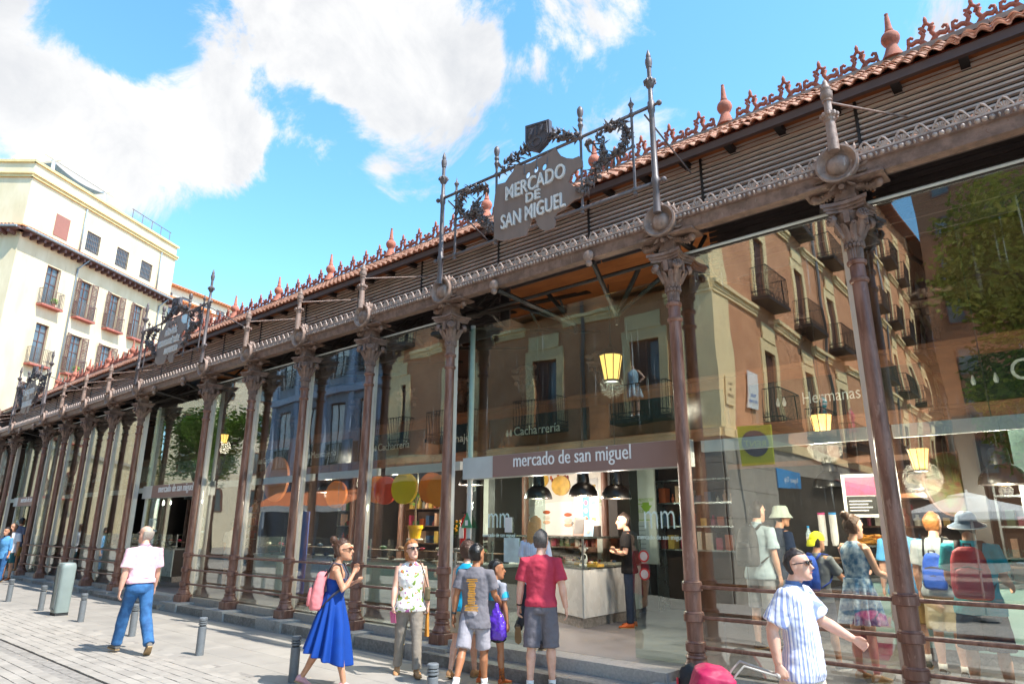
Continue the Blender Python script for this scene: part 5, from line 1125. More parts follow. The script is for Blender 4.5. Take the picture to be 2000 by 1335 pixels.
# ============================================================ PEOPLE
clothtex = bpy.data.textures.new('folds','CLOUDS'); clothtex.noise_scale = .07; clothtex.noise_depth = 2
hairtex = bpy.data.textures.new('hair','CLOUDS'); hairtex.noise_scale = .016; hairtex.noise_depth = 2
def organic(o, vox, smooth=2, disp=None, tex=None):
    m = o.modifiers.new('r','REMESH'); m.mode = 'VOXEL'; m.voxel_size = vox; m.use_smooth_shade = True
    if smooth: s_ = o.modifiers.new('s','SMOOTH'); s_.factor = .5; s_.iterations = smooth
    if disp: disp *= .85 if tex is None else 1.; d_ = o.modifiers.new('d','DISPLACE'); d_.strength = disp; d_.texture = tex or clothtex; d_.mid_level = .5
    return o
SKIN = {k: mat('skin_'+k, a, .5, var=.06, scale=12, col2=b, sss=.12) for k, a, b in (('fair','#d9a58c','#e2b39c'),('mid','#c68e6e','#cf9b7c'),('tan','#a86f4c','#b27a56'),('brown','#8a5a3c','#946346'))}
def cloth(name, c, var=.08, scale=5, **kw): return mat('cloth_'+name, c, .85, var=var, scale=scale, bump=.55, bscale=11, spec=.2, **kw)
def striped(name, a, b, sc=60, thr=.5, axis=0, extra=None):
    m = bpy.data.materials.new(name); m.use_nodes = True; t = m.node_tree; p = t.nodes['Principled BSDF']; p.inputs['Roughness'].default_value = .85
    c = N(t,'ShaderNodeTexCoord'); sp = N(t,'ShaderNodeSeparateXYZ'); L(t, c.outputs['Object'], sp.inputs[0])
    crd = sp.outputs[axis] if axis == 2 else mth(t,'MULTIPLY', mth(t,'ARCTAN2', sp.outputs[1], sp.outputs[0]), .17)
    w = mth(t,'SINE', mth(t,'MULTIPLY', crd, sc)); w2 = mth(t,'SINE', mth(t,'MULTIPLY', crd, sc*2.7))
    f = mth(t,'GREATER_THAN', mth(t,'ADD', w, mth(t,'MULTIPLY', w2, .6)), thr)
    mx = N(t,'ShaderNodeMixRGB'); L(t,f,mx.inputs[0]); mx.inputs[1].default_value = (*srgb(a),1); mx.inputs[2].default_value = (*srgb(b),1); L(t,mx.outputs[0],p.inputs['Base Color']); return m
def floral(name, base, cols, sc=14):
    m = bpy.data.materials.new(name); m.use_nodes = True; t = m.node_tree; p = t.nodes['Principled BSDF']; p.inputs['Roughness'].default_value = .85
    c = N(t,'ShaderNodeTexCoord'); out = None; prev = (*srgb(base),1)
    for i, (col, s_, th) in enumerate(cols):
        nz = N(t,'ShaderNodeTexNoise', i_Scale=s_, i_Detail=2.); mp = N(t,'ShaderNodeMapping'); mp.inputs['Location'].default_value = (i*3.1,i*1.7,i*2.3); L(t,c.outputs['Object'],mp.inputs[0]); L(t,mp.outputs[0],nz.inputs['Vector'])
        mx = N(t,'ShaderNodeMixRGB'); L(t, mrange(t,nz.outputs[0],th,th+.02), mx.inputs[0])
        if out is None: mx.inputs[1].default_value = prev
        else: L(t,out,mx.inputs[1])
        mx.inputs[2].default_value = (*srgb(col),1); out = mx.outputs[0]
    L(t,out,p.inputs['Base Color']); return m
shades_m = mat('sunglass','#141212',.1,var=.1,spec=.8)
def V3(*a): return Vector(a)
HEAD = [(-.118,.020,.080,.030),(-.106,.038,.092,.0),(-.088,.050,.094,-.030),(-.062,.059,.091,-.058),(-.03,.067,.088,-.080),(0,.072,.088,-.093),(.03,.075,.091,-.099),(.06,.073,.086,-.096),(.085,.064,.070,-.083),(.105,.045,.045,-.058),(.117,.018,.016,-.026)]
def person(name, label, loc, face, H, sp, group=None):
    """loc: ground point under the pelvis; face: (dx,dy) direction faced"""
    k = H/1.75; g = random.Random(sp.get('seed',1)); bulk = sp.get('bulk',1.); fem = sp.get('fem',False)
    rz = math.atan2(-face[0], face[1]); vox = sp.get('vox',.011)
    P = thing(name, label, 'person', loc, rz, group)
    sk = SKIN[sp.get('skin','fair')]
    lean = R(sp.get('lean',2)); tw_ = R(sp.get('twist',0))
    # ---- joints (z from pelvis centre, then shifted so that the lower sole is on the ground)
    J = {}; sw = (.165 if fem else .185)*k*(.94+.06*bulk); hw = .088*k
    def torso(x,y,z): return Matrix.Rotation(-lean,3,'X') @ V3(x,y,z)
    for s_, nm in ((1,'R'),(-1,'L')):
        hip = V3(s_*hw,0,-.03*k); fl, ab, kn = [R(v) for v in sp.get('leg'+nm,(0,2,0))]
        d1 = V3(s_*math.sin(ab), math.sin(fl)*math.cos(ab), -math.cos(fl)*math.cos(ab)); knee = hip+d1*.43*k
        d2 = V3(s_*math.sin(ab)*.6, math.sin(fl-kn), -math.cos(fl-kn)).normalized(); ank = knee+d2*.415*k
        J['hip'+nm], J['knee'+nm], J['ank'+nm] = hip, knee, ank
        sh = torso(s_*sw,-.01*k,.475*k); a = sp.get('arm'+nm,(0,8,10))
        if isinstance(a, dict): el = V3(*a['el'])*k; wr = V3(*a['wr'])*k
        else:
            f_, b_, e_ = [R(v) for v in a]
            d1 = V3(s_*math.sin(b_), math.sin(f_)*math.cos(b_), -math.cos(f_)*math.cos(b_)); el = sh+d1*.29*k
            d2 = V3(s_*math.sin(b_)*.55, math.sin(f_+e_)*math.cos(b_*.5), -math.cos(f_+e_)*math.cos(b_*.5)).normalized(); wr = el+d2*.25*k
        J['sh'+nm], J['el'+nm], J['wr'+nm] = sh, el, wr
    fp = {nm: R(sp.get('foot'+nm,0)) for nm in 'RL'}        # heel lift
    def sole(nm): return J['ank'+nm].z-(.075+.0*0)*k - (math.sin(fp[nm])*.13*k if fp[nm] > 0 else 0)
    dz = -min(sole('R'),sole('L')); 
    for q in J: J[q] = J[q]+V3(0,0,dz)
    o0 = V3(0,0,dz)
    def tp(x,y,z): return o0+torso(x*k,y*k,z*k)
    def ring(z, w, f, b, cx=0., cy=0.): 
        c = tp(cx,cy,z); return (c, torso(w*k,0,0), torso(0,f*k,0), torso(0,-b*k,0))
    # ---- head
    hc = tp(0,.035,.706) if not sp.get('headpos') else tp(*sp['headpos'])
    hy, hp = R(sp.get('head_yaw',0)), R(sp.get('head_pitch',0))
    HM = Matrix.Translation(hc) @ Matrix.Rotation(hy,4,'Z') @ Matrix.Rotation(-hp,4,'X') @ Matrix.Scale(k*sp.get('headk',1.)*1.12,4)
    b = MB(); nohead = sp.get('nohead')
    if not nohead:
        b.loft([(V3(0,(f+bk)/2,z), V3(w,0,0), V3(0,(f-bk)/2,0), V3(0,-(f-bk)/2,0)) for z,w,f,bk in HEAD], 22, M=HM)
        b.tube([(0,.082,.03),(0,.096,.0),(0,.114,-.026),(0,.09,-.04)], [.009,.011,.015,.01], 8, M=HM)
        for s_ in (-1,1): b.ell((s_*.073,-.012,-.006),(.01,.02,.032),8,6,M=HM); b.ell((s_*.034,.084,.03),(.024,.012,.008),8,5,M=HM)
        b.ell((0,.088,-.06),(.024,.013,.012),8,5,M=HM); b.ell((0,.082,-.1),(.022,.016,.014),8,5,M=HM)
    nr = .052*(.88 if fem else 1.)*bulk**.5
    b.tube([tp(0,-.015,.5), tp(0,.0,.58), hc-V3(0,.01*k,.06*k)], [nr*1.35*k,nr*k,nr*.98*k], 12)
    # ---- arms and hands
    af = (.93 if fem else 1.1)*bulk**.6
    for s_, nm in ((1,'R'),(-1,'L')):
        sh, el, wr = J['sh'+nm], J['el'+nm], J['wr'+nm]
        b.tube([sh, sh.lerp(el,.35), el, el.lerp(wr,.3), el.lerp(wr,.75), wr], [x*k*af for x in (.052,.047,.038,.040,.030,.025)], 12)
        d = (wr-el).normalized(); d = (d+V3(*sp.get('hand_d'+nm,(0,0,0)))).normalized()
        side = V3(0,1,0) if abs(d.y) < .8 else V3(0,0,1); side = (side-d*side.dot(d)).normalized(); pn = d.cross(side)*s_     # side: thumb side
        if sp.get('thumb'+nm): side = V3(*sp['thumb'+nm]); side = (side-d*side.dot(d)).normalized(); pn = d.cross(side)*s_
        curl = sp.get('curl'+nm, 22); hk = k*(.92 if fem else 1.)
        b.loft([(wr-d*.005, side*.024*hk, pn*.017*hk, -pn*.017*hk),(wr+d*.04*hk, side*.036*hk, pn*.016*hk, -pn*.016*hk),(wr+d*.085*hk, side*.041*hk, pn*.014*hk, -pn*.014*hk),(wr+d*.095*hk, side*.036*hk, pn*.009*hk, -pn*.009*hk)], 14)
        for i, (off, ln) in enumerate(((.031,.072),(.0105,.082),(-.0105,.076),(-.031,.06))):
            p = wr+d*.088*hk+side*off*hk; pts = [p-d*.02*hk, p]; dd = d; 
            for j, fr in enumerate((.42,.32,.26)):
                an = R(curl*(1.+.35*j)*(1+.12*i)); dd = (dd*math.cos(an)-pn*math.sin(an)).normalized(); pts.append(pts[-1]+dd*ln*fr*hk)
            b.tube(pts, [.0095*hk,.0095*hk,.009*hk,.0085*hk,.006*hk], 8)
        p = wr+d*.025*hk+side*.026*hk; td = (d*.75+side*.6-pn*.35).normalized(); td2 = (d*.95+side*.12-pn*.3).normalized()
        b.tube([p-td*.01*hk, p+td*.035*hk, p+td*.035*hk+td2*.03*hk, p+td*.035*hk+td2*.055*hk], [.013*hk,.012*hk,.0105*hk,.007*hk], 8)
    # ---- bare legs
    bot = sp.get('bottom',{}); bl = bot.get('len',1.)        # 1 = to the ankle
    lf = (.95 if fem else 1.)*bulk**.5
    for nm in 'RL':
        h, kn, an = J['hip'+nm], J['knee'+nm], J['ank'+nm]
        if bl < .95:
            b.tube([h.lerp(kn,.3), h.lerp(kn,.7), kn, kn.lerp(an,.1), kn.lerp(an,.32)-V3(0,.008*k,0), kn.lerp(an,.7), an, an-V3(0,0,.03*k)], [x*k*lf for x in (.08,.066,.054,.05,.057,.041,.034,.036)], 14)
    # trunk core so that the body stays one piece under the clothes
    b.tube([tp(0,0,-.04),tp(0,0,.2),tp(0,0,.42),tp(0,-.01,.5)], [.09*k,.09*k,.1*k,.07*k], 12); b.tube([J['shL'],J['shR']], .05*k, 10)
    for nm in 'RL': b.tube([tp(0,0,0),J['hip'+nm],J['hip'+nm].lerp(J['knee'+nm],.35)], [.08*k,.08*k,.075*k], 12)
    if sp.get('bareback') or fem and sp.get('top',{}).get('sleeve',1) == 0:
        b.loft([ring(.2,.13,.08,.08),ring(.32,.14,.09,.095),ring(.42,.145,.085,.1),ring(.49,.14,.065,.085),ring(.535,.085,.05,.065)], 20)
    organic(b.obj('body', sk, None), min(vox,.0085) if not sp.get('far') else .014, 2).parent = P
    # ---- face details
    if not nohead:
        e = MB()
        for s_ in (-1,1): e.ell((s_*.032,.0845,.012),(.0125,.006,.006),8,5,M=HM)
        o = e.obj('eyes', mat('eye_dark','#2a1d18',.25), None); o.parent = P
        e = MB()
        for s_ in (-1,1): e.tube([(s_*.018,.092,.03),(s_*.034,.091,.034),(s_*.05,.083,.029)], [.004,.005,.003], 6, M=HM)
        o = e.obj('eyebrows', sp.get('hairm', mat('hair_dark','#2a201c',.5)), None); o.parent = P
        e = MB(); e.tube([(-.022,.094,-.058),(0,.101,-.056),(.022,.094,-.058)], [.003,.006,.003], 6, M=HM); o = e.obj('mouth', mat('lip','#a8605a',.5), None); o.parent = P
    # ---- hair
    hs = sp.get('hair'); hm = sp.get('hairm')
    if hs and not nohead:
        h = MB(); lvl = {'short':(.011,-.02),'bald':(.004,-.03),'bob':(.022,-.05),'long':(.022,-.03),'bun':(.014,-.02),'curly':(.035,-.04),'thick':(.022,-.02)}[hs]
        up, low = lvl; rows = []; up = up*.1 if sp.get('hat') else up
        zs = [low-.045,low-.02,low,.01,.035,.06,.085,.105,.122,.132]
        def hw_(z):
            for (z0,w0,f0,b0),(z1,w1,f1,b1) in zip(HEAD,HEAD[1:]):
                if z0 <= z <= z1: t = (z-z0)/(z1-z0); return w0+(w1-w0)*t, f0+(f1-f0)*t, b0+(b1-b0)*t
            return (.03,.03,-.04) if z > .117 else HEAD[0][1:]
        for z in zs:
            zz = min(z,.112); w, f, bk = hw_(zz); line = -.02 if z < .04 else (-.02+(z-.04)*2.2 if z < .085 else .08+(z-.085)*.2)
            if hs == 'bald': line = -.045 if z < .06 else -.06
            front = min(f+up*.6, line+up) if z < .1 else f+up*.4
            if hs == 'bald' and z > .07: continue
            front = max(front, bk+.02); sc = 1. if z < .118 else .6
            rows.append((V3(0,(front+bk-up)/2,z+(up*.35 if z > .1 else 0)), V3((w+up*.55)*sc,0,0), V3(0,(front-bk+up)/2*sc,0), V3(0,-(front-bk+up)/2*sc,0)))
        h.loft(rows, 20, M=HM)
        if hs == 'bob': h.loft([(V3(0,-.03,z), V3(w,0,0), V3(0,f,0), V3(0,-.075,0)) for z,w,f in ((-.125,.07,.04),(-.1,.086,.055),(-.05,.09,.06),(.0,.088,.06),(.05,.086,.07))], 18, M=HM)
        if hs == 'long': h.loft([(V3(0,-.085-(-z)*.05,z), V3(w,0,0), V3(0,.05,0), V3(0,-.045,0)) for z,w in ((-.5,.05),(-.46,.085),(-.35,.1),(-.2,.1),(-.08,.095),(.0,.088),(.06,.08))], 18, M=HM); h.loft([(V3(0,-.03,z), V3(w,0,0), V3(0,.07,0), V3(0,-.075,0)) for z,w in ((-.1,.082),(-.02,.086),(.05,.083))], 18, M=HM)
        if hs == 'bun':
            h.ell((0,-.115,.125),(.048,.045,.045),12,8,M=HM); h.tube([(0,-.08,.08),(0,-.11,.12)],[.03,.03],8,M=HM); h.tube([(.0,-.09,-.03),(0,-.1,-.08)],[.03,.008],8,M=HM)
        if hs == 'curly':
            for _ in range(46): 
                v = V3(g.gauss(0,1),g.gauss(-.3,1),abs(g.gauss(.2,.9))).normalized(); h.ell((v.x*.088,v.y*.105-.01,.02+v.z*.115),.03,7,5,M=HM)
        o = h.obj('hair', hm, None); o.parent = P; organic(o, .007 if not sp.get('far') else .012, 2, {'bald':.005,'short':.009,'thick':.011}.get(hs,.016), hairtex)
    # ---- glasses / hats
    if sp.get('glasses'):
        e = MB()
        for s_ in (-1,1): e.ell((s_*.034,.098,.01),(.025,.006,.016),12,6,M=HM); e.tube([(s_*.058,.093,.018),(s_*.077,.03,.014),(s_*.077,-.02,.008)], .0045, 6, M=HM)
        o = e.obj('sunglasses', shades_m, None, smooth=True); o.parent = P; e = MB(); e.tube([(-.064,.09,.024),(-.03,.103,.028),(0,.106,.022),(.03,.103,.028),(.064,.09,.024)], .0055, 6, M=HM); o = e.obj('spectacle_frame', sp['glasses'], None, smooth=True); o.parent = P
    if sp.get('hat'):
        kind, m_ = sp['hat']; e = MB()
        if kind == 'cap': e.loft([(V3(0,-.005,z), V3(w,0,0), V3(0,f,0), V3(0,-f,0)) for z,w,f in ((.02,.086,.105),(.05,.086,.106),(.09,.075,.09),(.12,.045,.055),(.133,.01,.012))], 20, M=HM); e.loft([(V3(0,-.115,.03),V3(.06,0,0),V3(0,.04,0),V3(0,-.02,0)),(V3(0,-.135,-.035),V3(.06,0,0),V3(0,.02,0),V3(0,-.045,-.01)),(V3(0,-.135,-.045),V3(.055,0,0),V3(0,.02,0),V3(0,-.045,-.01))], 16, M=HM)
        elif kind == 'bucket': e.loft([(V3(0,-.005,z), V3(w,0,0), V3(0,f,0), V3(0,-f,0)) for z,w,f in ((-.015,.125,.145),(-.012,.127,.147),(.04,.088,.108),(.11,.075,.09),(.13,.06,.07))], 22, M=HM)
        else: e.loft([(V3(0,-.005,z), V3(w,0,0), V3(0,f,0), V3(0,-f,0)) for z,w,f in ((-.005,.15,.18),(.002,.153,.184),(.035,.092,.112),(.1,.078,.095),(.125,.05,.06))], 24, M=HM)
        o = e.obj('hat', m_, None, smooth=50); o.parent = P
        if kind == 'brim':
            e = MB(); e.tube([HM @ V3(.152*math.cos(t),.183*math.sin(t)-.005,-.003) for t in [2*PI*i/24 for i in range(25)]], .006, 6); o = e.obj('hat_trim', white, None); o.parent = P
    # ---- top
    top = sp.get('top')
    if top:
        t = MB(); hem = top.get('hem',-.1); s1 = top.get('sleeve',.55); W_ = 1.+.10*(bulk-1)*4 if bulk > 1 else 1.; W_ *= top.get('loose',1.)
        belly = top.get('belly',0.); fw = .9 if fem else 1.; bust = .03 if fem else 0
        hk_ = 1.1 if hem < -.06 else 1.
        rr_ = [ring(hem,.174*W_*hk_*(1.03 if fem else 1),.122*hk_+belly*.6,.138*hk_),ring(hem+.06,.173*W_*hk_,.121*hk_+belly,.136*hk_),ring(.08,.155*W_*fw,.115+belly,.105),ring(.2,.16*W_*fw,.118+belly*.7,.108),ring(.32,.178*W_*fw,.128+bust,.122),ring(.42,.186*W_*fw,.118+bust*.6,.128),ring(.48,.176*fw*W_**.5,.092,.112)]
        if s1: rr_ += [ring(.53,.12*fw,.068,.088),ring(.556,.07,.056,.07)]
        elif top.get('low'): rr_ = rr_[:-2]+[ring(.36,.15*fw,.12+bust,.11)]
        else: rr_ += [ring(.525,.105*fw,.062,.08),ring(.545,.07,.05,.066)]
        rr_.sort(key=lambda q: q[0].z)
        t.loft(rr_, 26)
        if s1:
            for nm in 'RL':
                sh, el, wr = J['sh'+nm], J['el'+nm], J['wr'+nm]
                pth = [sh.lerp(tp(0,0,.46),.25), sh, sh.lerp(el,.5)]
                if s1 <= 1: end = sh.lerp(el,s1) if s1 > .5 else sh.lerp(el,.5); pth = [sh.lerp(tp(0,0,.46),.3), sh, sh.lerp(el,s1*.55), sh.lerp(el,s1)]; rad = [.05,.062,.064,.07]
                else: pth = [sh.lerp(tp(0,0,.46),.3), sh, el, el.lerp(wr,s1-1)]; rad = [.05,.06,.054,.045]
                t.tube(pth, [x*k*af*top.get('loose',1.) for x in rad], 14)
        o = t.obj('shirt', top['m'], None); o.parent = P; organic(o, vox, 3, top.get('disp',.016))
        if top.get('collar'):
            c_ = MB(); c_.loft([ring(.535,.075,.06,.082),ring(.575,.062,.058,.07),(ring(.583,.066,.064,.075))], 20); o = c_.obj('collar', top['collar'], None, smooth=True); o.parent = P
    # ---- bottom
    if bot and bot.get('m'):
        t = MB(); ty = bot.get('type','trousers'); wz = bot.get('waist',.06)
        if ty == 'skirt':
            z1 = bot['z']; n = 72; z0 = bot.get('top',.1); rows = []; lev = 14; cx = bot.get('sway',(0,0)); th0 = g.random()*6
            for i in range(lev+1):
                u = i/lev; z = z0+(z1-z0)*u; vs = []
                for j in range(n):
                    a = 2*PI*j/n; f_ = (.016+.055*u)*math.sin(a*9+th0+2.2*math.sin(a*2+1)+u*.8)*min(1,u*2.2)
                    w = bot.get('w0',.14)+(bot.get('w1',.3)-bot.get('w0',.14))*u**.8; dpt = w*(.78+.12*u); hemz = bot.get('dip',0)*u*u*math.cos(a-bot.get('dipa',PI/2))
                    vs.append(o0+V3((w+f_)*math.cos(a)*k+cx[0]*u*u*k, (dpt+f_)*math.sin(a)*k+cx[1]*u*u*k, (z+hemz)*k))
                rows.append(vs)
            t.add([v for r_ in rows for v in r_], [(i*n+j,i*n+(j+1)%n,(i+1)*n+(j+1)%n,(i+1)*n+j) for i in range(lev) for j in range(n)])
            o = t.obj('dress' if bot.get('dress') else 'skirt', bot['m'], None, smooth=True); o.parent = P
            sf = o.modifiers.new('t','SOLIDIFY'); sf.thickness = .006; ss = o.modifiers.new('s','SUBSURF'); ss.levels = 1; ss.render_levels = 1
        else:
            hf = 1.06 if fem else 1.; bk_ = bulk**.45; t.loft([ring(-.12,.12*bk_,.10,.12),ring(-.08,.168*hf*bk_,.112,.13),ring(-.02,.17*hf*bk_,.11,.13),ring(wz,.15*bk_,.104,.108)], 24)
            lw = bot.get('loose',1.)
            for nm in 'RL':
                h, kn, an = J['hip'+nm], J['knee'+nm], J['ank'+nm]
                if bl >= .95: pts = [h+V3(0,0,.02*k),h.lerp(kn,.25),h.lerp(kn,.65),kn,kn.lerp(an,.3),kn.lerp(an,.75),an+V3(0,0,.0)]; rad = [.094,.094,.078,.066*lw,.064*lw,.058*lw,.06*lw]
                else:
                    e = h.lerp(kn,min(1,bl/.5)) if bl <= .5 else kn.lerp(an,(bl-.5)/.45); pts = [h+V3(0,0,.02*k),h.lerp(kn,.3),h.lerp(e,.7) if bl <= .5 else kn,e]; rad = [.096,.098*lw**.5,.09*lw,.092*lw]
                t.tube(pts, [x*k*bulk**.5 for x in rad], 16)
            o = t.obj('trousers' if bl >= .95 else 'shorts', bot['m'], None); o.parent = P; organic(o, vox, 3, bot.get('disp',.014))
    if sp.get('belt'):
        e = MB(); e.loft([ring(.055,.163*bulk**.5,.116,.12),ring(.09,.161*bulk**.5,.116,.118)], 24); o = e.obj('belt', sp['belt'], None, smooth=50); o.parent = P
    # ---- shoes
    shm = sp.get('shoe', mat('shoe_dark','#3a3532',.6))
    for s_, nm in ((1,'R'),(-1,'L')):
        an = J['ank'+nm]; lift = fp[nm]; e = MB(); M = Matrix.Translation(an) @ Matrix.Rotation(-R(sp.get('toe',8))*s_,4,'Z') @ Matrix.Rotation(-lift,4,'X') @ Matrix.Scale(k,4)
        e.loft([(V3(0,yc,zc), V3(w,0,0), V3(0,0,zu), V3(0,0,-zd)) for yc,zc,w,zu,zd in ((-.06,-.045,.018,.02,.025),(-.055,-.035,.034,.035,.037),(-.02,-.02,.037,.05,.053),(.03,-.03,.037,.042,.043),(.09,-.045,.045,.028,.028),(.14,-.052,.044,.02,.021),(.175,-.055,.03,.014,.018),(.19,-.058,.012,.008,.012))], 16, M=M)
        o = e.obj('shoe', shm, None, smooth=True); o.parent = P
        e = MB(); q = [(-.03,-.065),(.03,-.065),(.038,.0),(.047,.1),(.04,.165),(.0,.195),(-.04,.165),(-.047,.1),(-.038,.0)]
        e.add([M @ V3(x,y,-.078) for x,y in q]+[M @ V3(x,y,-.062) for x,y in q],[tuple(range(9))[::-1],tuple(range(9,18))]+[(i,(i+1)%9,(i+1)%9+9,i+9) for i in range(9)]); o = e.obj('sole', sp.get('sole', mat('sole_tan','#a58a66',.8)), None); o.parent = P
        if sp.get('sock'):
            e = MB(); e.tube([an-V3(0,0,.03*k),J['knee'+nm].lerp(an,sp.get('sock_h',.7))],[.043*k,.045*k],12); o = e.obj('sock', sp['sock'], None, smooth=True); o.parent = P
    P['_k'] = k
    return P, J, tp, k
def backpack(P, tp, m, label, strap, w=.15, h=.44, d=.16, zc=.28, yoff=-.13, pocket=True, k=1., tiltx=0.):
    """rucksack: its own thing, hung on the wearer's back"""
    M = Matrix.Translation(P.location) @ Matrix.Rotation(P.rotation_euler.z,4,'Z')
    B = thing('backpack', label, 'backpack', M @ tp(0,yoff,zc-h/2), P.rotation_euler.z)
    Bi = Matrix.Identity(4); c = tp(0,yoff-d/2,zc); lo = tp(0,yoff,zc-h/2)
    def put(mb, nm, m_, org=None, **kw):
        o = mb.obj(nm, m_, None, **kw); o.parent = B; o.location = -lo
        if org: organic(o, *org)
        return o
    q = MB(); q.loft([(tp(0,yoff-d*.5,zc+z*h), V3(w*x*k,0,0), V3(0,d*.5*k,0), V3(0,-d*f*k,0)) for z,x,f in ((-.5,.8,.45),(-.46,.98,.62),(-.25,1.04,.72),(0,1.,.62),(.25,.9,.48),(.42,.72,.36),(.5,.4,.2))], 24, pw=.7); put(q,'bag',m,(.011,3,.014))
    if pocket: q = MB(); q.loft([(tp(0,yoff-d*1.08,zc-.16*h+z*h*.5), V3(w*.75*x*k,0,0), V3(0,.05*k,0), V3(0,-.05*f*k,0)) for z,x,f in ((-.5,.8,.7),(-.4,1,1),(0,1,1),(.4,.85,.8),(.5,.5,.3))], 20, pw=.7); put(q,'pocket',m,(.01,2,.01))
    for s_ in (-1,1):
        q = MB(); q.tube([tp(s_*.09,yoff-.02,zc+h*.4),tp(s_*.1,-.06,.55),tp(s_*.115,.06,.535),tp(s_*.125,.13,.42),tp(s_*.14,.12,.28),tp(s_*.165,.0,.17),tp(s_*.13,yoff,zc-h*.4)], .028*k, 8, flat=.35); put(q,'strap',strap,smooth=True)
    q = MB(); q.tube([tp(-.03,yoff-.03,zc+h*.46),tp(-.03,yoff-.03,zc+h*.56),tp(.03,yoff-.03,zc+h*.56),tp(.03,yoff-.03,zc+h*.46)],.01*k,6); put(q,'handle',strap)
    q = MB()
    for z, x in ((.12,.7),(-.12,.62)): q.tube([tp(-w*x,yoff-d*1.0,zc+h*(z-.05)),tp(0,yoff-d*1.18,zc+h*z),tp(w*x,yoff-d*1.0,zc+h*(z-.05))],.006*k,5)
    put(q,'zip',strap); return B
hair_grey = mat('hair_grey','#77716c',.6,var=.35,scale=60,col2='#4a4542'); hair_dark = mat('hair_dark','#2a201c',.5,var=.3,scale=60); hair_black = mat('hair_black','#16130f',.35,var=.3,scale=60); hair_ginger = mat('hair_ginger','#9a5a2c',.5,var=.3,scale=60,col2='#b9793f')
hair_blond = mat('hair_blond','#a8753f',.5,var=.3,scale=50,stretch=(6,6,1),col2='#c79a5c'); hair_brown = mat('hair_brown','#4a3021',.5,var=.3,scale=60); hair_light = mat('hair_lightgrey','#a49a8e',.6,var=.25,scale=60)
shades = mat('sunglass','#141212',.1,var=.1,spec=.8)
def gl(x,y): return (x,y,gz(x))
# ---- people on the street
denim = mat('denim','#235489',.8,var=.18,scale=7,bump=.2,bscale=200,col2='#3a70a6')
person('person','man in pale pink short-sleeved shirt and blue jeans striding past the cabinet', gl(-11.25,-3.05), (-1,.05), 1.80,
  dict(seed=1,skin='fair',bulk=1.1,lean=4,legL=(24,2,8),legR=(-14,2,22),footR=38,footL=-4,armL=(-6,9,12),armR=(8,9,10),hair='bald',hairm=hair_light,head_yaw=12,head_pitch=-6,glasses=shades,
  top=dict(m=cloth('pink','#eab4c6',col2='#f3cfd8'),sleeve=.82,loose=1.12,hem=.02,belly=.04,collar=cloth('pink','#eab4c6')),bottom=dict(m=denim,loose=1.2),belt=mat('belt','#3a2430',.5),shoe=mat('shoe_grey','#6a6661',.7),sole=mat('sole_tan','#a58a66',.8)))
royal = mat('royal_dress','#0f4196',.75,var=.1,scale=4,bump=.1,bscale=120,spec=.3)
P,J,tp,k = person('person','woman in long royal blue dress with hair bun and orange sunglasses', gl(-7.32,-2.33), (.66,.75), 1.68,
  dict(seed=2,fem=True,skin='mid',lean=4,legR=(16,1,4),legL=(-16,1,14),footL=22,armR={'el':(.2,.14,.22),'wr':(.1,.24,.42)},armL={'el':(-.2,.1,.24),'wr':(-.08,.24,.3)},curlR=30,hand_dR=(-.2,.1,.6),hair='bun',hairm=hair_brown,head_yaw=-6,head_pitch=-4,
  glasses=mat('orange_frame','#c8582a',.3),bareback=True,top=dict(m=royal,sleeve=0,low=True,hem=.0,disp=.006),bottom=dict(type='skirt',dress=True,m=royal,z=-.58,top=.2,w0=.13,w1=.29,len=.3,dip=.10,dipa=-PI/2,sway=(0,-.02)),shoe=mat('sandal_pink','#d9a0a4',.6)))
coral = cloth('coral','#e8898c',var=.06,scale=8); greystrap = mat('strap_grey','#4a4a58',.8)
backpack(P,tp,coral,'coral pink rucksack worn by the woman in the blue dress',greystrap,w=.155,h=.46,d=.15,zc=.2,yoff=-.12,k=k)
flor = floral('floral_top','#efece4',[('#7fa03c',16,.60),('#b06a9a',11,.645),('#c8743a',17,.655),('#6a4a8a',13,.68),('#d8b04a',19,.67)])
stonetr = cloth('stone','#8e8478',col2='#9a9084')
P,J,tp,k = person('person','woman with ginger bob in white floral top and stone trousers walking with a phone', gl(-7.18,-1.22), (.80,-.60), 1.63,
  dict(seed=3,fem=True,bulk=1.35,skin='fair',legL=(12,3,4),legR=(-8,3,8),footR=14,armR=(10,10,18),armL=(-4,12,14),hair='bob',hairm=hair_ginger,head_yaw=22,head_pitch=-8,glasses=shades,curlR=40,curlL=48,
  top=dict(m=flor,sleeve=0,hem=-.12,loose=1.1,belly=.03,disp=.02),bottom=dict(m=stonetr,loose=.95),shoe=mat('sandal_tan','#b08258',.7),sole=mat('cork','#9a7448',.8)))
Mw = Matrix.Translation(P.location) @ Matrix.Rotation(P.rotation_euler.z,4,'Z')
def held(name, label, cat, mb, m, part, at, smooth=False, rz=0.):
    t_ = thing(name, label, cat, at, rz); o = mb.obj(part, m, t_, smooth=smooth); return t_
w = Mw @ (J['wrR']+Vector((0,.03,-.09)))
held('phone','pink phone case held by the woman in the floral top','phone',MB().box(-.036,.036,-.006,.006,-.13,.02,Matrix.Translation(w) @ Matrix.Rotation(R(25),4,'Z') @ Matrix.Rotation(R(18),4,'X')),mat('phone_pink','#d66f92',.3),'case',w)
w = Mw @ (J['wrL']+Vector((0,.0,-.08))); q = MB()
for a_ in (-.06,.06): q.box(-.008,.008,-.02,.02,-.3,.06,Matrix.Translation(w) @ Matrix.Rotation(a_,4,'Y'))
held('folded_fan','folded wooden fan held low by the woman in the floral top','fan',q,mat('fan_wood','#c98a3c',.6,var=.15),'sticks',w)
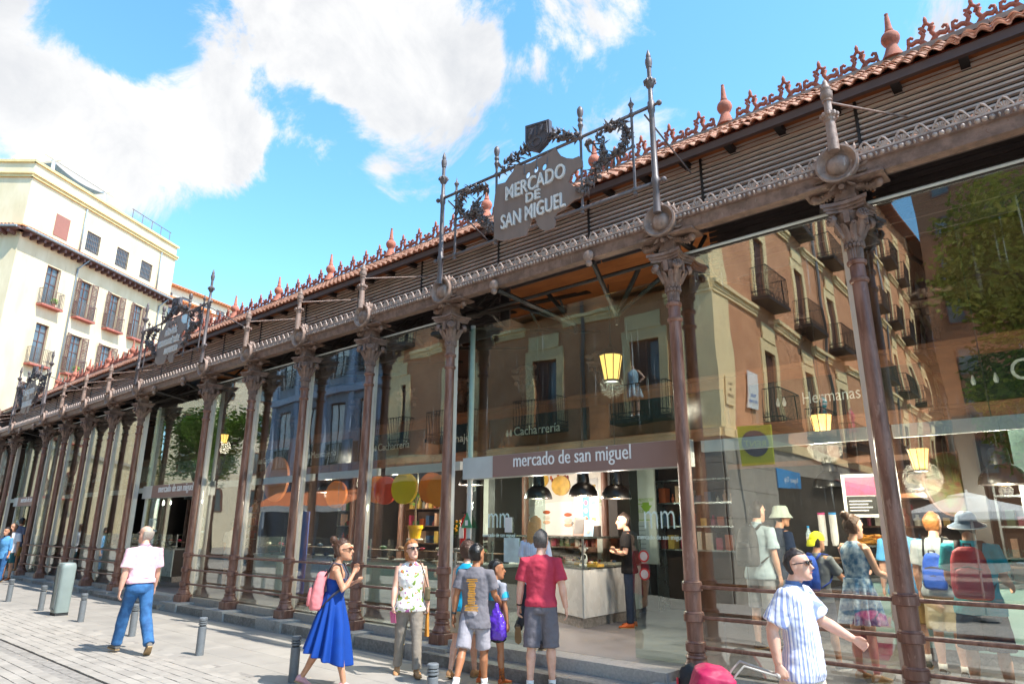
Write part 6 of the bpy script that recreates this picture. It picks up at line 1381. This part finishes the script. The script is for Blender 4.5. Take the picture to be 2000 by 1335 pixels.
hb = thing('handbag','olive shoulder bag tucked under the arm of the woman in the floral top','handbag',Mw @ tp(-.24,.0,.1))
q = MB(); q.loft([(Mw @ tp(-.245,.0,z), Mw.to_3x3() @ V3(.035,0,0), Mw.to_3x3() @ V3(0,.11,0), Mw.to_3x3() @ V3(0,-.11,0)) for z in (.02,.05,.16,.2)], 16, pw=.6); q.obj('bag', mat('olive_leather','#6d6248',.5,var=.15), hb, smooth=True); q = MB(); q.tube([Mw @ v for v in (tp(-.245,.09,.19),tp(-.17,.1,.42),tp(-.12,.0,.56),tp(-.17,-.1,.42),tp(-.245,-.09,.19))],.008,6); q.obj('strap', mat('strap_brown','#5a4232',.6), hb)
# teenager, boy, curly woman, long hair woman, red shirt man
gtee = cloth('grey_tee','#77747a')
P,J,tp,k = person('person','teenager with black hair in grey printed t-shirt and pale grey shorts', gl(-5.98,-1.22), (-.42,.9), 1.62,
  dict(seed=4,skin='tan',legL=(-20,2,12),footL=30,legR=(10,2,6),armL=(-6,14,8),armR=(14,12,42),hair='thick',hairm=hair_black,head_yaw=-20,curlL=14,
  top=dict(m=gtee,sleeve=.72,hem=-.2,loose=1.14,disp=.02),bottom=dict(m=cloth('pale_grey','#a5a1a8'),len=.5,loose=1.1),shoe=white,sock=white,sock_h=.85))
Mw = Matrix.Translation(P.location) @ Matrix.Rotation(P.rotation_euler.z,4,'Z')
q = MB(); rg2 = random.Random(4)
for i in range(19):
    z = .40-i*.021; wd = .05 if 1 < i < 15 else .085; wd *= rg2.uniform(.75,1.1)
    y0 = -.158 if z > .1 else -.15
    q.box(-wd*k,wd*k,-.004,.004,-.006*k,.006*k, Matrix.Translation(tp(0,y0,z)) @ Matrix.Rotation(rg2.uniform(-.05,.05),4,'Y'))
o = q.obj('shirt_print', mat('print_orange','#d99a32',.8,var=.2), None); o.parent = P
q = MB(); q.tube([J['wrL']+(J['elL']-J['wrL'])*.06, J['wrL']+(J['elL']-J['wrL'])*.17], .031*k, 12); o = q.obj('watch', mat('watch_dark','#24343a',.4), None, smooth=True); o.parent = P
boytee = striped('boy_tee','#2f3338','#2f3338',10); boytee = mat('boy_grey','#9a9ca4',.85,var=.06); 
P,J,tp,k = person('person','boy with black hair in grey and turquoise t-shirt and black shorts', gl(-6.0,-.86), (.05,1), 1.40,
  dict(seed=5,skin='tan',legL=(-8,2,6),footL=14,legR=(8,2,4),armL=(6,6,20),armR=(0,10,8),hair='thick',hairm=hair_black,head_yaw=-42,headk=1.08,
  top=dict(m=boytee,sleeve=.75,hem=-.12,loose=1.05),bottom=dict(m=mat('black_short','#1e2024',.8,var=.1),len=.36,loose=1.2),shoe=mat('shoe_orange','#c05a20',.6),sock=mat('sock_orange','#4a3a34',.8,var=.5,scale=40,col2='#c46a28'),sock_h=.35))
q = MB(); q.loft([(tp(0,0,z), V3(.196*k,0,0), V3(0,.142*k,0), V3(0,-.138*k,0)) for z in (.26,.37)], 24)
for s_ in (-1,1): q.tube([tp(s_*.205,0,.37),tp(s_*.235,0,.29)], .076*k, 12)
o = q.obj('shirt_band', mat('turquoise','#2aa6c4',.8,var=.05), None, smooth=50); o.parent = P
# purple carrier bag held by the teenager
pb = thing('carrier_bag','shiny purple plastic carrier bag held by the boy','bag',gl(-5.86,-1.02)); bc0 = Vector((-5.83,-1.0,.62)); q = MB()
q.loft([(bc0+V3(0,0,z), V3(w,0,0), V3(0,d_,0), V3(0,-d_,0)) for z,w,d_ in ((-.26,.11,.05),(-.22,.16,.075),(-.1,.15,.08),(.0,.11,.065),(.08,.05,.04),(.16,.02,.02))], 20)
o = q.obj('bag', mat('purple_plastic','#5a2fb5',.22,var=.15,scale=6,spec=.7), pb); organic(o,.011,2,.05)
P,J,tp,k = person('person','woman with curly brown hair in turquoise vest behind the teenager', gl(-6.55,-.80), (-.3,1), 1.62,
  dict(seed=6,fem=True,skin='fair',legL=(-10,2,8),footL=16,legR=(8,2,4),hair='curly',hairm=hair_brown,top=dict(m=cloth('turq','#1f9cc4'),sleeve=0,hem=-.1),bottom=dict(m=cloth('beige_s','#b8a48a'),len=.42,loose=1.1),shoe=mat('sandal_tan','#b08258',.7)))
person('person','woman with long fair hair in pale blue blouse stepping into the entrance', (-6.12,.12,.1), (-.45,.9), 1.68,
  dict(seed=7,fem=True,skin='fair',legR=(-4,2,4),legL=(-26,2,36),footL=62,armL=(6,8,14),hair='long',hairm=hair_blond,top=dict(m=striped('pale_blue','#b9c4d6','#cdd4de',120),sleeve=.7,hem=-.14,loose=1.05),bottom=dict(m=mat('black_jean','#20232a',.8,var=.1)),shoe=mat('sandal_dark','#4a3a30',.7)))
redt = cloth('red_tee','#b83a4e',col2='#c6485a',scale=3)
P,J,tp,k = person('person','grey-haired man in red t-shirt and grey cargo shorts climbing the steps', gl(-5.4,-.66), (-.5,.87), 1.79,
  dict(seed=8,skin='fair',bulk=1.1,legL=(-4,3,2),legR=(4,3,4),armL=(4,13,8),armR=(-8,15,18),curlL=30,hair='short',hairm=hair_grey,head_yaw=-4,top=dict(m=redt,sleeve=.8,hem=-.04,loose=1.08,disp=.018),bottom=dict(m=cloth('cargo','#6e6a70',var=.1),len=.53,loose=1.08,disp=.024),shoe=mat('sandal_olive','#7a735a',.7),sock=white,sock_h=.9))
q = MB(); q.tube([J['wrL']+(J['elL']-J['wrL'])*.06, J['wrL']+(J['elL']-J['wrL'])*.14], .032*k, 12); o = q.obj('wristband', black, None, smooth=True); o.parent = P
# ---- man with the shopping trolley
strp = striped('blue_stripe','#8f9ccc','#e2e3ec',250,-.3)
P,J,tp,k = person('person','man in blue striped shirt and sunglasses pulling a pink shopping trolley', gl(-2.0,-1.68), (.98,.04), 1.70,
  dict(seed=9,skin='fair',bulk=1.3,headk=.93,lean=2,legL=(18,2,6),legR=(-16,2,16),footR=28,armR=(-26,14,34),armL={'el':(-.26,.13,.26),'wr':(-.24,.36,.14)},curlL=34,curlR=60,hair='short',hairm=hair_dark,head_yaw=-2,head_pitch=-5,glasses=shades,
  top=dict(m=strp,sleeve=.85,hem=-.16,loose=1.1,belly=.06,collar=cloth('collar_blue','#5b78a8'),disp=.026),bottom=dict(m=cloth('chino','#d9cdb8')),shoe=mat('shoe_tan','#8a6a4a',.6)))
Mw = Matrix.Translation(P.location) @ Matrix.Rotation(P.rotation_euler.z,4,'Z'); hnd = Mw @ (J['wrR']+V3(0,-.02,-.08))
tr_ = thing('shopping_trolley','bright pink shopping trolley bag with pale handle pulled by the man','trolley',gl(-2.25,-2.55))
bd_ = Vector((.85,.52,0)).normalized(); base = Vector((hnd.x-bd_.x*.48, hnd.y-bd_.y*.48, gz(-2.2)+.09)); tiltv = (bd_*.22+Vector((0,0,1))).normalized()
side = Vector((-bd_.y,bd_.x,0)); fwd = tiltv.cross(side).normalized()
q = MB()
for s_ in (-.1,.1): q.tube([base+side*s_, base+side*s_+tiltv*.72, base+side*s_+tiltv*.80+bd_*.06, hnd+side*s_*.6], .009, 8)
q.tube([hnd+side*.07,hnd-side*.07],.018,8); q.obj('handle', mat('trolley_handle','#a29c95',.4), tr_, smooth=True)
q = MB(); q.loft([(base+tiltv*z-bd_*.13, side*w, fwd*d_, -fwd*d_) for z,w,d_ in ((.02,.16,.1),(.06,.2,.14),(.3,.22,.16),(.58,.22,.17),(.72,.2,.15),(.77,.12,.08))], 24, pw=.5); organic(q.obj('bag', mat('pink_fabric','#a8124a',.6,var=.12,scale=5), tr_),.012,2,.02)
q = MB(); q.loft([(base+tiltv*z-bd_*.31, side*.13, bd_*.04, -bd_*.04) for z in (.3,.34,.5,.55)], 16, pw=.6); organic(q.obj('flap', mat('pink_fabric','#c2185b',.6), tr_),.012,2,.02)
for s_ in (-.17,.17):
    wl = MB().lathe([(.075,-.012),(.085,-.008),(.085,.008),(.075,.012)],20,M=Matrix.Translation(base+side*s_+Vector((0,0,.0))) @ side.to_track_quat('Z','Y').to_matrix().to_4x4()).obj('wheel', black, tr_, smooth=40)
bg_ = thing('sports_bag','black and red sports rucksack leaning against the column base','backpack',(-3.45,-.42,gz(-3.5))); q = MB()
Mg = T(-3.42,-.42,gz(-3.5)+.0,rz=R(12),ry=R(-22)); q.loft([(V3(0,0,z), V3(w,0,0), V3(0,d_,0), V3(0,-d_,0)) for z,w,d_ in ((.0,.13,.08),(.05,.18,.12),(.25,.18,.13),(.42,.14,.1),(.52,.06,.05))], 24, M=Mg, pw=.7); organic(q.obj('bag', mat('bag_black','#26272b',.6,var=.2,scale=9), bg_),.012,2,.02)
for s_ in (-1,1):
    q = MB(); q.tube([Mg @ V3(s_*x,-.1,z) for x,z in ((.11,.02),(.165,.12),(.165,.3),(.11,.44))], .022, 8, flat=.5); q.obj('red_panel', mat('bag_red','#c8202c',.6), bg_, smooth=True)
q = MB(); tb = text_mb('Benetto',.075,.001); q.add(tb.v,tb.f,Mg @ T(0,-.158,.2,ry=R(-40)) @ Matrix.Rotation(PI/2,4,'X')); q.obj('lettering', white, bg_)
# ---- group at the far end
person('person','woman with long dark hair in light blue blouse and jeans by the far entrance', gl(-26.7,-1.2), (.55,-.8), 1.64, dict(seed=20,far=True,vox=.016,fem=True,skin='mid',hair='long',hairm=hair_dark,legL=(10,2,4),legR=(-8,2,8),footR=14,top=dict(m=cloth('sky','#5f9ccf'),sleeve=1.5,hem=-.18),bottom=dict(m=denim)))
person('person','bald man in white shirt behind the woman in light blue', gl(-27.9,-.75), (.6,-.75), 1.78, dict(seed=21,far=True,vox=.016,skin='mid',hair='bald',hairm=hair_dark,top=dict(m=cloth('whiteshirt','#dfe0e6'),sleeve=.8,hem=-.1),bottom=dict(m=cloth('teal_short','#2f5f66'),len=.45),shoe=mat('shoe_orange','#c05a20',.6)))
person('person','dark-haired man in grey-blue t-shirt and mustard shorts facing the glass', (-30.4,.0,.1), (-.6,.8), 1.82, dict(seed=22,far=True,vox=.016,skin='tan',hair='short',hairm=hair_black,top=dict(m=cloth('greyblue','#5f6478'),sleeve=.75,hem=-.15,loose=1.1),bottom=dict(m=cloth('mustard','#b08844'),len=.5,loose=1.1),shoe=mat('sandal_tan','#b08258',.7)))
person('person','person in royal blue top and dark trousers beside the far columns', (-31.0,.75,.1), (.2,-1), 1.7, dict(seed=23,far=True,vox=.016,fem=True,skin='tan',hair='bun',hairm=hair_black,top=dict(m=cloth('royal_top','#2a5fae'),sleeve=.8,hem=-.15),bottom=dict(m=mat('black_jean','#20232a',.8,var=.1))))
person('person','person with pale top and dark shorts just inside the middle entrance', (-17.6,1.6,.1), (-.3,1), 1.72, dict(seed=24,far=True,vox=.015,skin='mid',hair='short',hairm=hair_dark,top=dict(m=cloth('pale_top','#c8beb2'),sleeve=.8,hem=-.12),bottom=dict(m=cloth('navy','#22304a'),len=.45)))
# ---- people inside
blk = cloth('black_tee','#1a1a1d')
person('person','man in black t-shirt and dark jeans with folded arms by the pastry counter', (-6.2,2.75,.1), (-.55,-.35), 1.78, dict(seed=10,skin='fair',legL=(2,3,2),legR=(-2,3,2),armR={'el':(.24,.06,.2),'wr':(-.03,.2,.24)},armL={'el':(-.24,.06,.2),'wr':(.03,.21,.2)},hair='short',hairm=hair_dark,head_yaw=10,top=dict(m=blk,sleeve=.7,hem=-.12,loose=1.05),bottom=dict(m=mat('dark_jean','#1c2a40',.8,var=.12)),shoe=mat('shoe_orange','#c05a20',.6)))
P,J,tp,k = person('person','dark-haired man in pale blue-grey shirt carrying a black rucksack in the queue', (-3.72,2.1,.1), (.25,.95), 1.9, dict(seed=11,vox=.013,skin='fair',hair='short',hairm=hair_dark,armL=(20,10,40),top=dict(m=cloth('bluegrey','#a9bcc4'),sleeve=.8,hem=-.12,loose=1.1,collar=cloth('bluegrey','#a9bcc4')),bottom=dict(m=cloth('lightgrey_s','#9a9ca0'),len=.5)))
backpack(P,tp,mat('bag_black','#26272b',.6,var=.2,scale=9),'black ribbed rucksack on the man in the blue-grey shirt',black,w=.14,h=.5,k=k)
person('person','man in pale bucket hat and dark top ahead in the queue', (-3.55,2.5,.1), (.6,.8), 1.84, dict(seed=12,vox=.014,skin='mid',hair='short',hairm=hair_dark,hat=('bucket',mat('hat_pale','#b9c4b8',.8,var=.06)),top=dict(m=cloth('navy','#22304a'),sleeve=.8,hem=-.1),bottom=dict(m=cloth('lightgrey_s','#9a9ca0'),len=.5)))
P,J,tp,k = person('person','boy in yellow cap and grey t-shirt waiting at the counter', (-2.72,1.35,.1), (.35,.95), 1.5, dict(seed=13,vox=.012,skin='mid',hair='short',hairm=hair_dark,hat=('cap',mat('cap_yellow','#d3d61e',.7,var=.05)),armR=(35,8,30),legR=(4,4,0),legL=(-2,5,0),top=dict(m=cloth('grey2','#6f767c'),sleeve=.8,hem=-.1),bottom=dict(m=cloth('navy2','#243048'),len=.44),shoe=mat('shoe_bluegrey','#5a6a78',.7),sole=white))
backpack(P,tp,mat('bag_blue','#1f55c4',.6,var=.12,scale=8),'bright blue rucksack on the boy in the yellow cap',mat('strap_blue','#1a3f96',.7),w=.15,h=.46,k=k)
tied = mat('tie_dye','#2a7fb8',.85,var=.3,scale=14,col2='#cfe0ec',detail=2)
person('person','woman in short blue tie-dye dress with green sash at the counter', (-2.2,.98,.1), (.45,.9), 1.68, dict(seed=14,fem=True,vox=.012,skin='fair',hair='bun',hairm=hair_brown,armL=(24,10,60),armR=(20,8,50),top=dict(m=tied,sleeve=0,hem=.0),bottom=dict(type='skirt',dress=True,m=tied,z=-.36,top=.14,w0=.15,w1=.21,len=.3),shoe=mat('sandal_tan','#b08258',.7)))
person('person','man in sky blue t-shirt and khaki shorts in the queue', (-1.95,2.15,.1), (-.3,1), 1.74, dict(seed=15,vox=.013,skin='fair',hair='short',hairm=hair_brown,top=dict(m=cloth('skytee','#5aa3d6'),sleeve=.8,hem=-.14,loose=1.1),bottom=dict(m=cloth('khaki','#8a7444'),len=.5,loose=1.15),shoe=mat('shoe_green','#3a4a44',.7),sock=white,sock_h=.8))
P,J,tp,k = person('person','man in grey t-shirt and khaki cargo shorts with blue drawstring bag', (-1.52,1.75,.1), (.15,1), 1.72, dict(seed=16,vox=.012,skin='fair',bulk=1.05,hair='short',hairm=hair_ginger,armL=(6,12,14),armR=(16,10,60),top=dict(m=cloth('greytee2','#9aa4a8'),sleeve=.8,hem=-.1,loose=1.1),bottom=dict(m=cloth('khaki2','#a89a78'),len=.5,loose=1.25),shoe=mat('shoe_dark','#3a3532',.6),sock=white,sock_h=.85))
backpack(P,tp,mat('bag_blue2','#1c4fb0',.6,var=.1),'flat blue drawstring bag on the man in the grey t-shirt',black,w=.12,h=.4,d=.06,pocket=False,zc=.18,k=k)
teal = cloth('teal_tee','#2fa0ae',col2='#3cb0bc',scale=3)
P,J,tp,k = person('person','man in teal t-shirt, dark blue shorts and brimmed sun hat', (-1.06,.78,.1), (.02,1), 1.70, dict(seed=17,skin='mid',bulk=1.15,hair='short',hairm=hair_brown,hat=('brim',mat('hat_navy','#27445e',.8,var=.12)),head_pitch=-10,armL=(10,10,60),armR=(10,10,60),legL=(0,5,0),legR=(0,5,0),top=dict(m=teal,sleeve=.75,hem=-.16,loose=1.15,disp=.02),bottom=dict(m=cloth('navy_short','#2f3d4e'),len=.53,loose=1.3),shoe=mat('shoe_dark','#3a3532',.6)))
redb = mat('bag_redf','#a51c2c',.6,var=.12,scale=7)
backpack(P,tp,redb,'large red rucksack on the man in the teal t-shirt',mat('strap_dark','#33262a',.7),w=.17,h=.5,d=.17,zc=.24,k=k)
# shop window figures on the balconies across the street
for nm, M_, dr in (('pale blue',MFo @ T(22.2-10.2,-.3,4.92),mat('mq_blue','#a9c8d8',.7)),('striped',MSo @ T(52-18.3,-.3,4.92),striped('mq_stripe','#d8d8d0','#2a9aa0',40,0,2)),('coral',MSo @ T(52-21.9,-.3,4.92),mat('mq_coral','#d86a74',.7))):
    pos = M_.to_translation(); d_ = M_.to_3x3() @ V3(0,-1,0)
    person('mannequin','headless shop mannequin in %s summer clothes on a balcony across the street' % nm, pos, (d_.x,d_.y), 1.72, dict(seed=30,far=True,vox=.016,fem=True,nohead=True,skin='fair',armR={'el':(.34,-.02,.26),'wr':(.2,.06,.1)},top=dict(m=dr,sleeve=0,hem=-.05),bottom=dict(type='skirt',m=dr,z=-.3,top=.1,w0=.14,w1=.2,len=.3),shoe=white))[0]['category'] = 'mannequin'
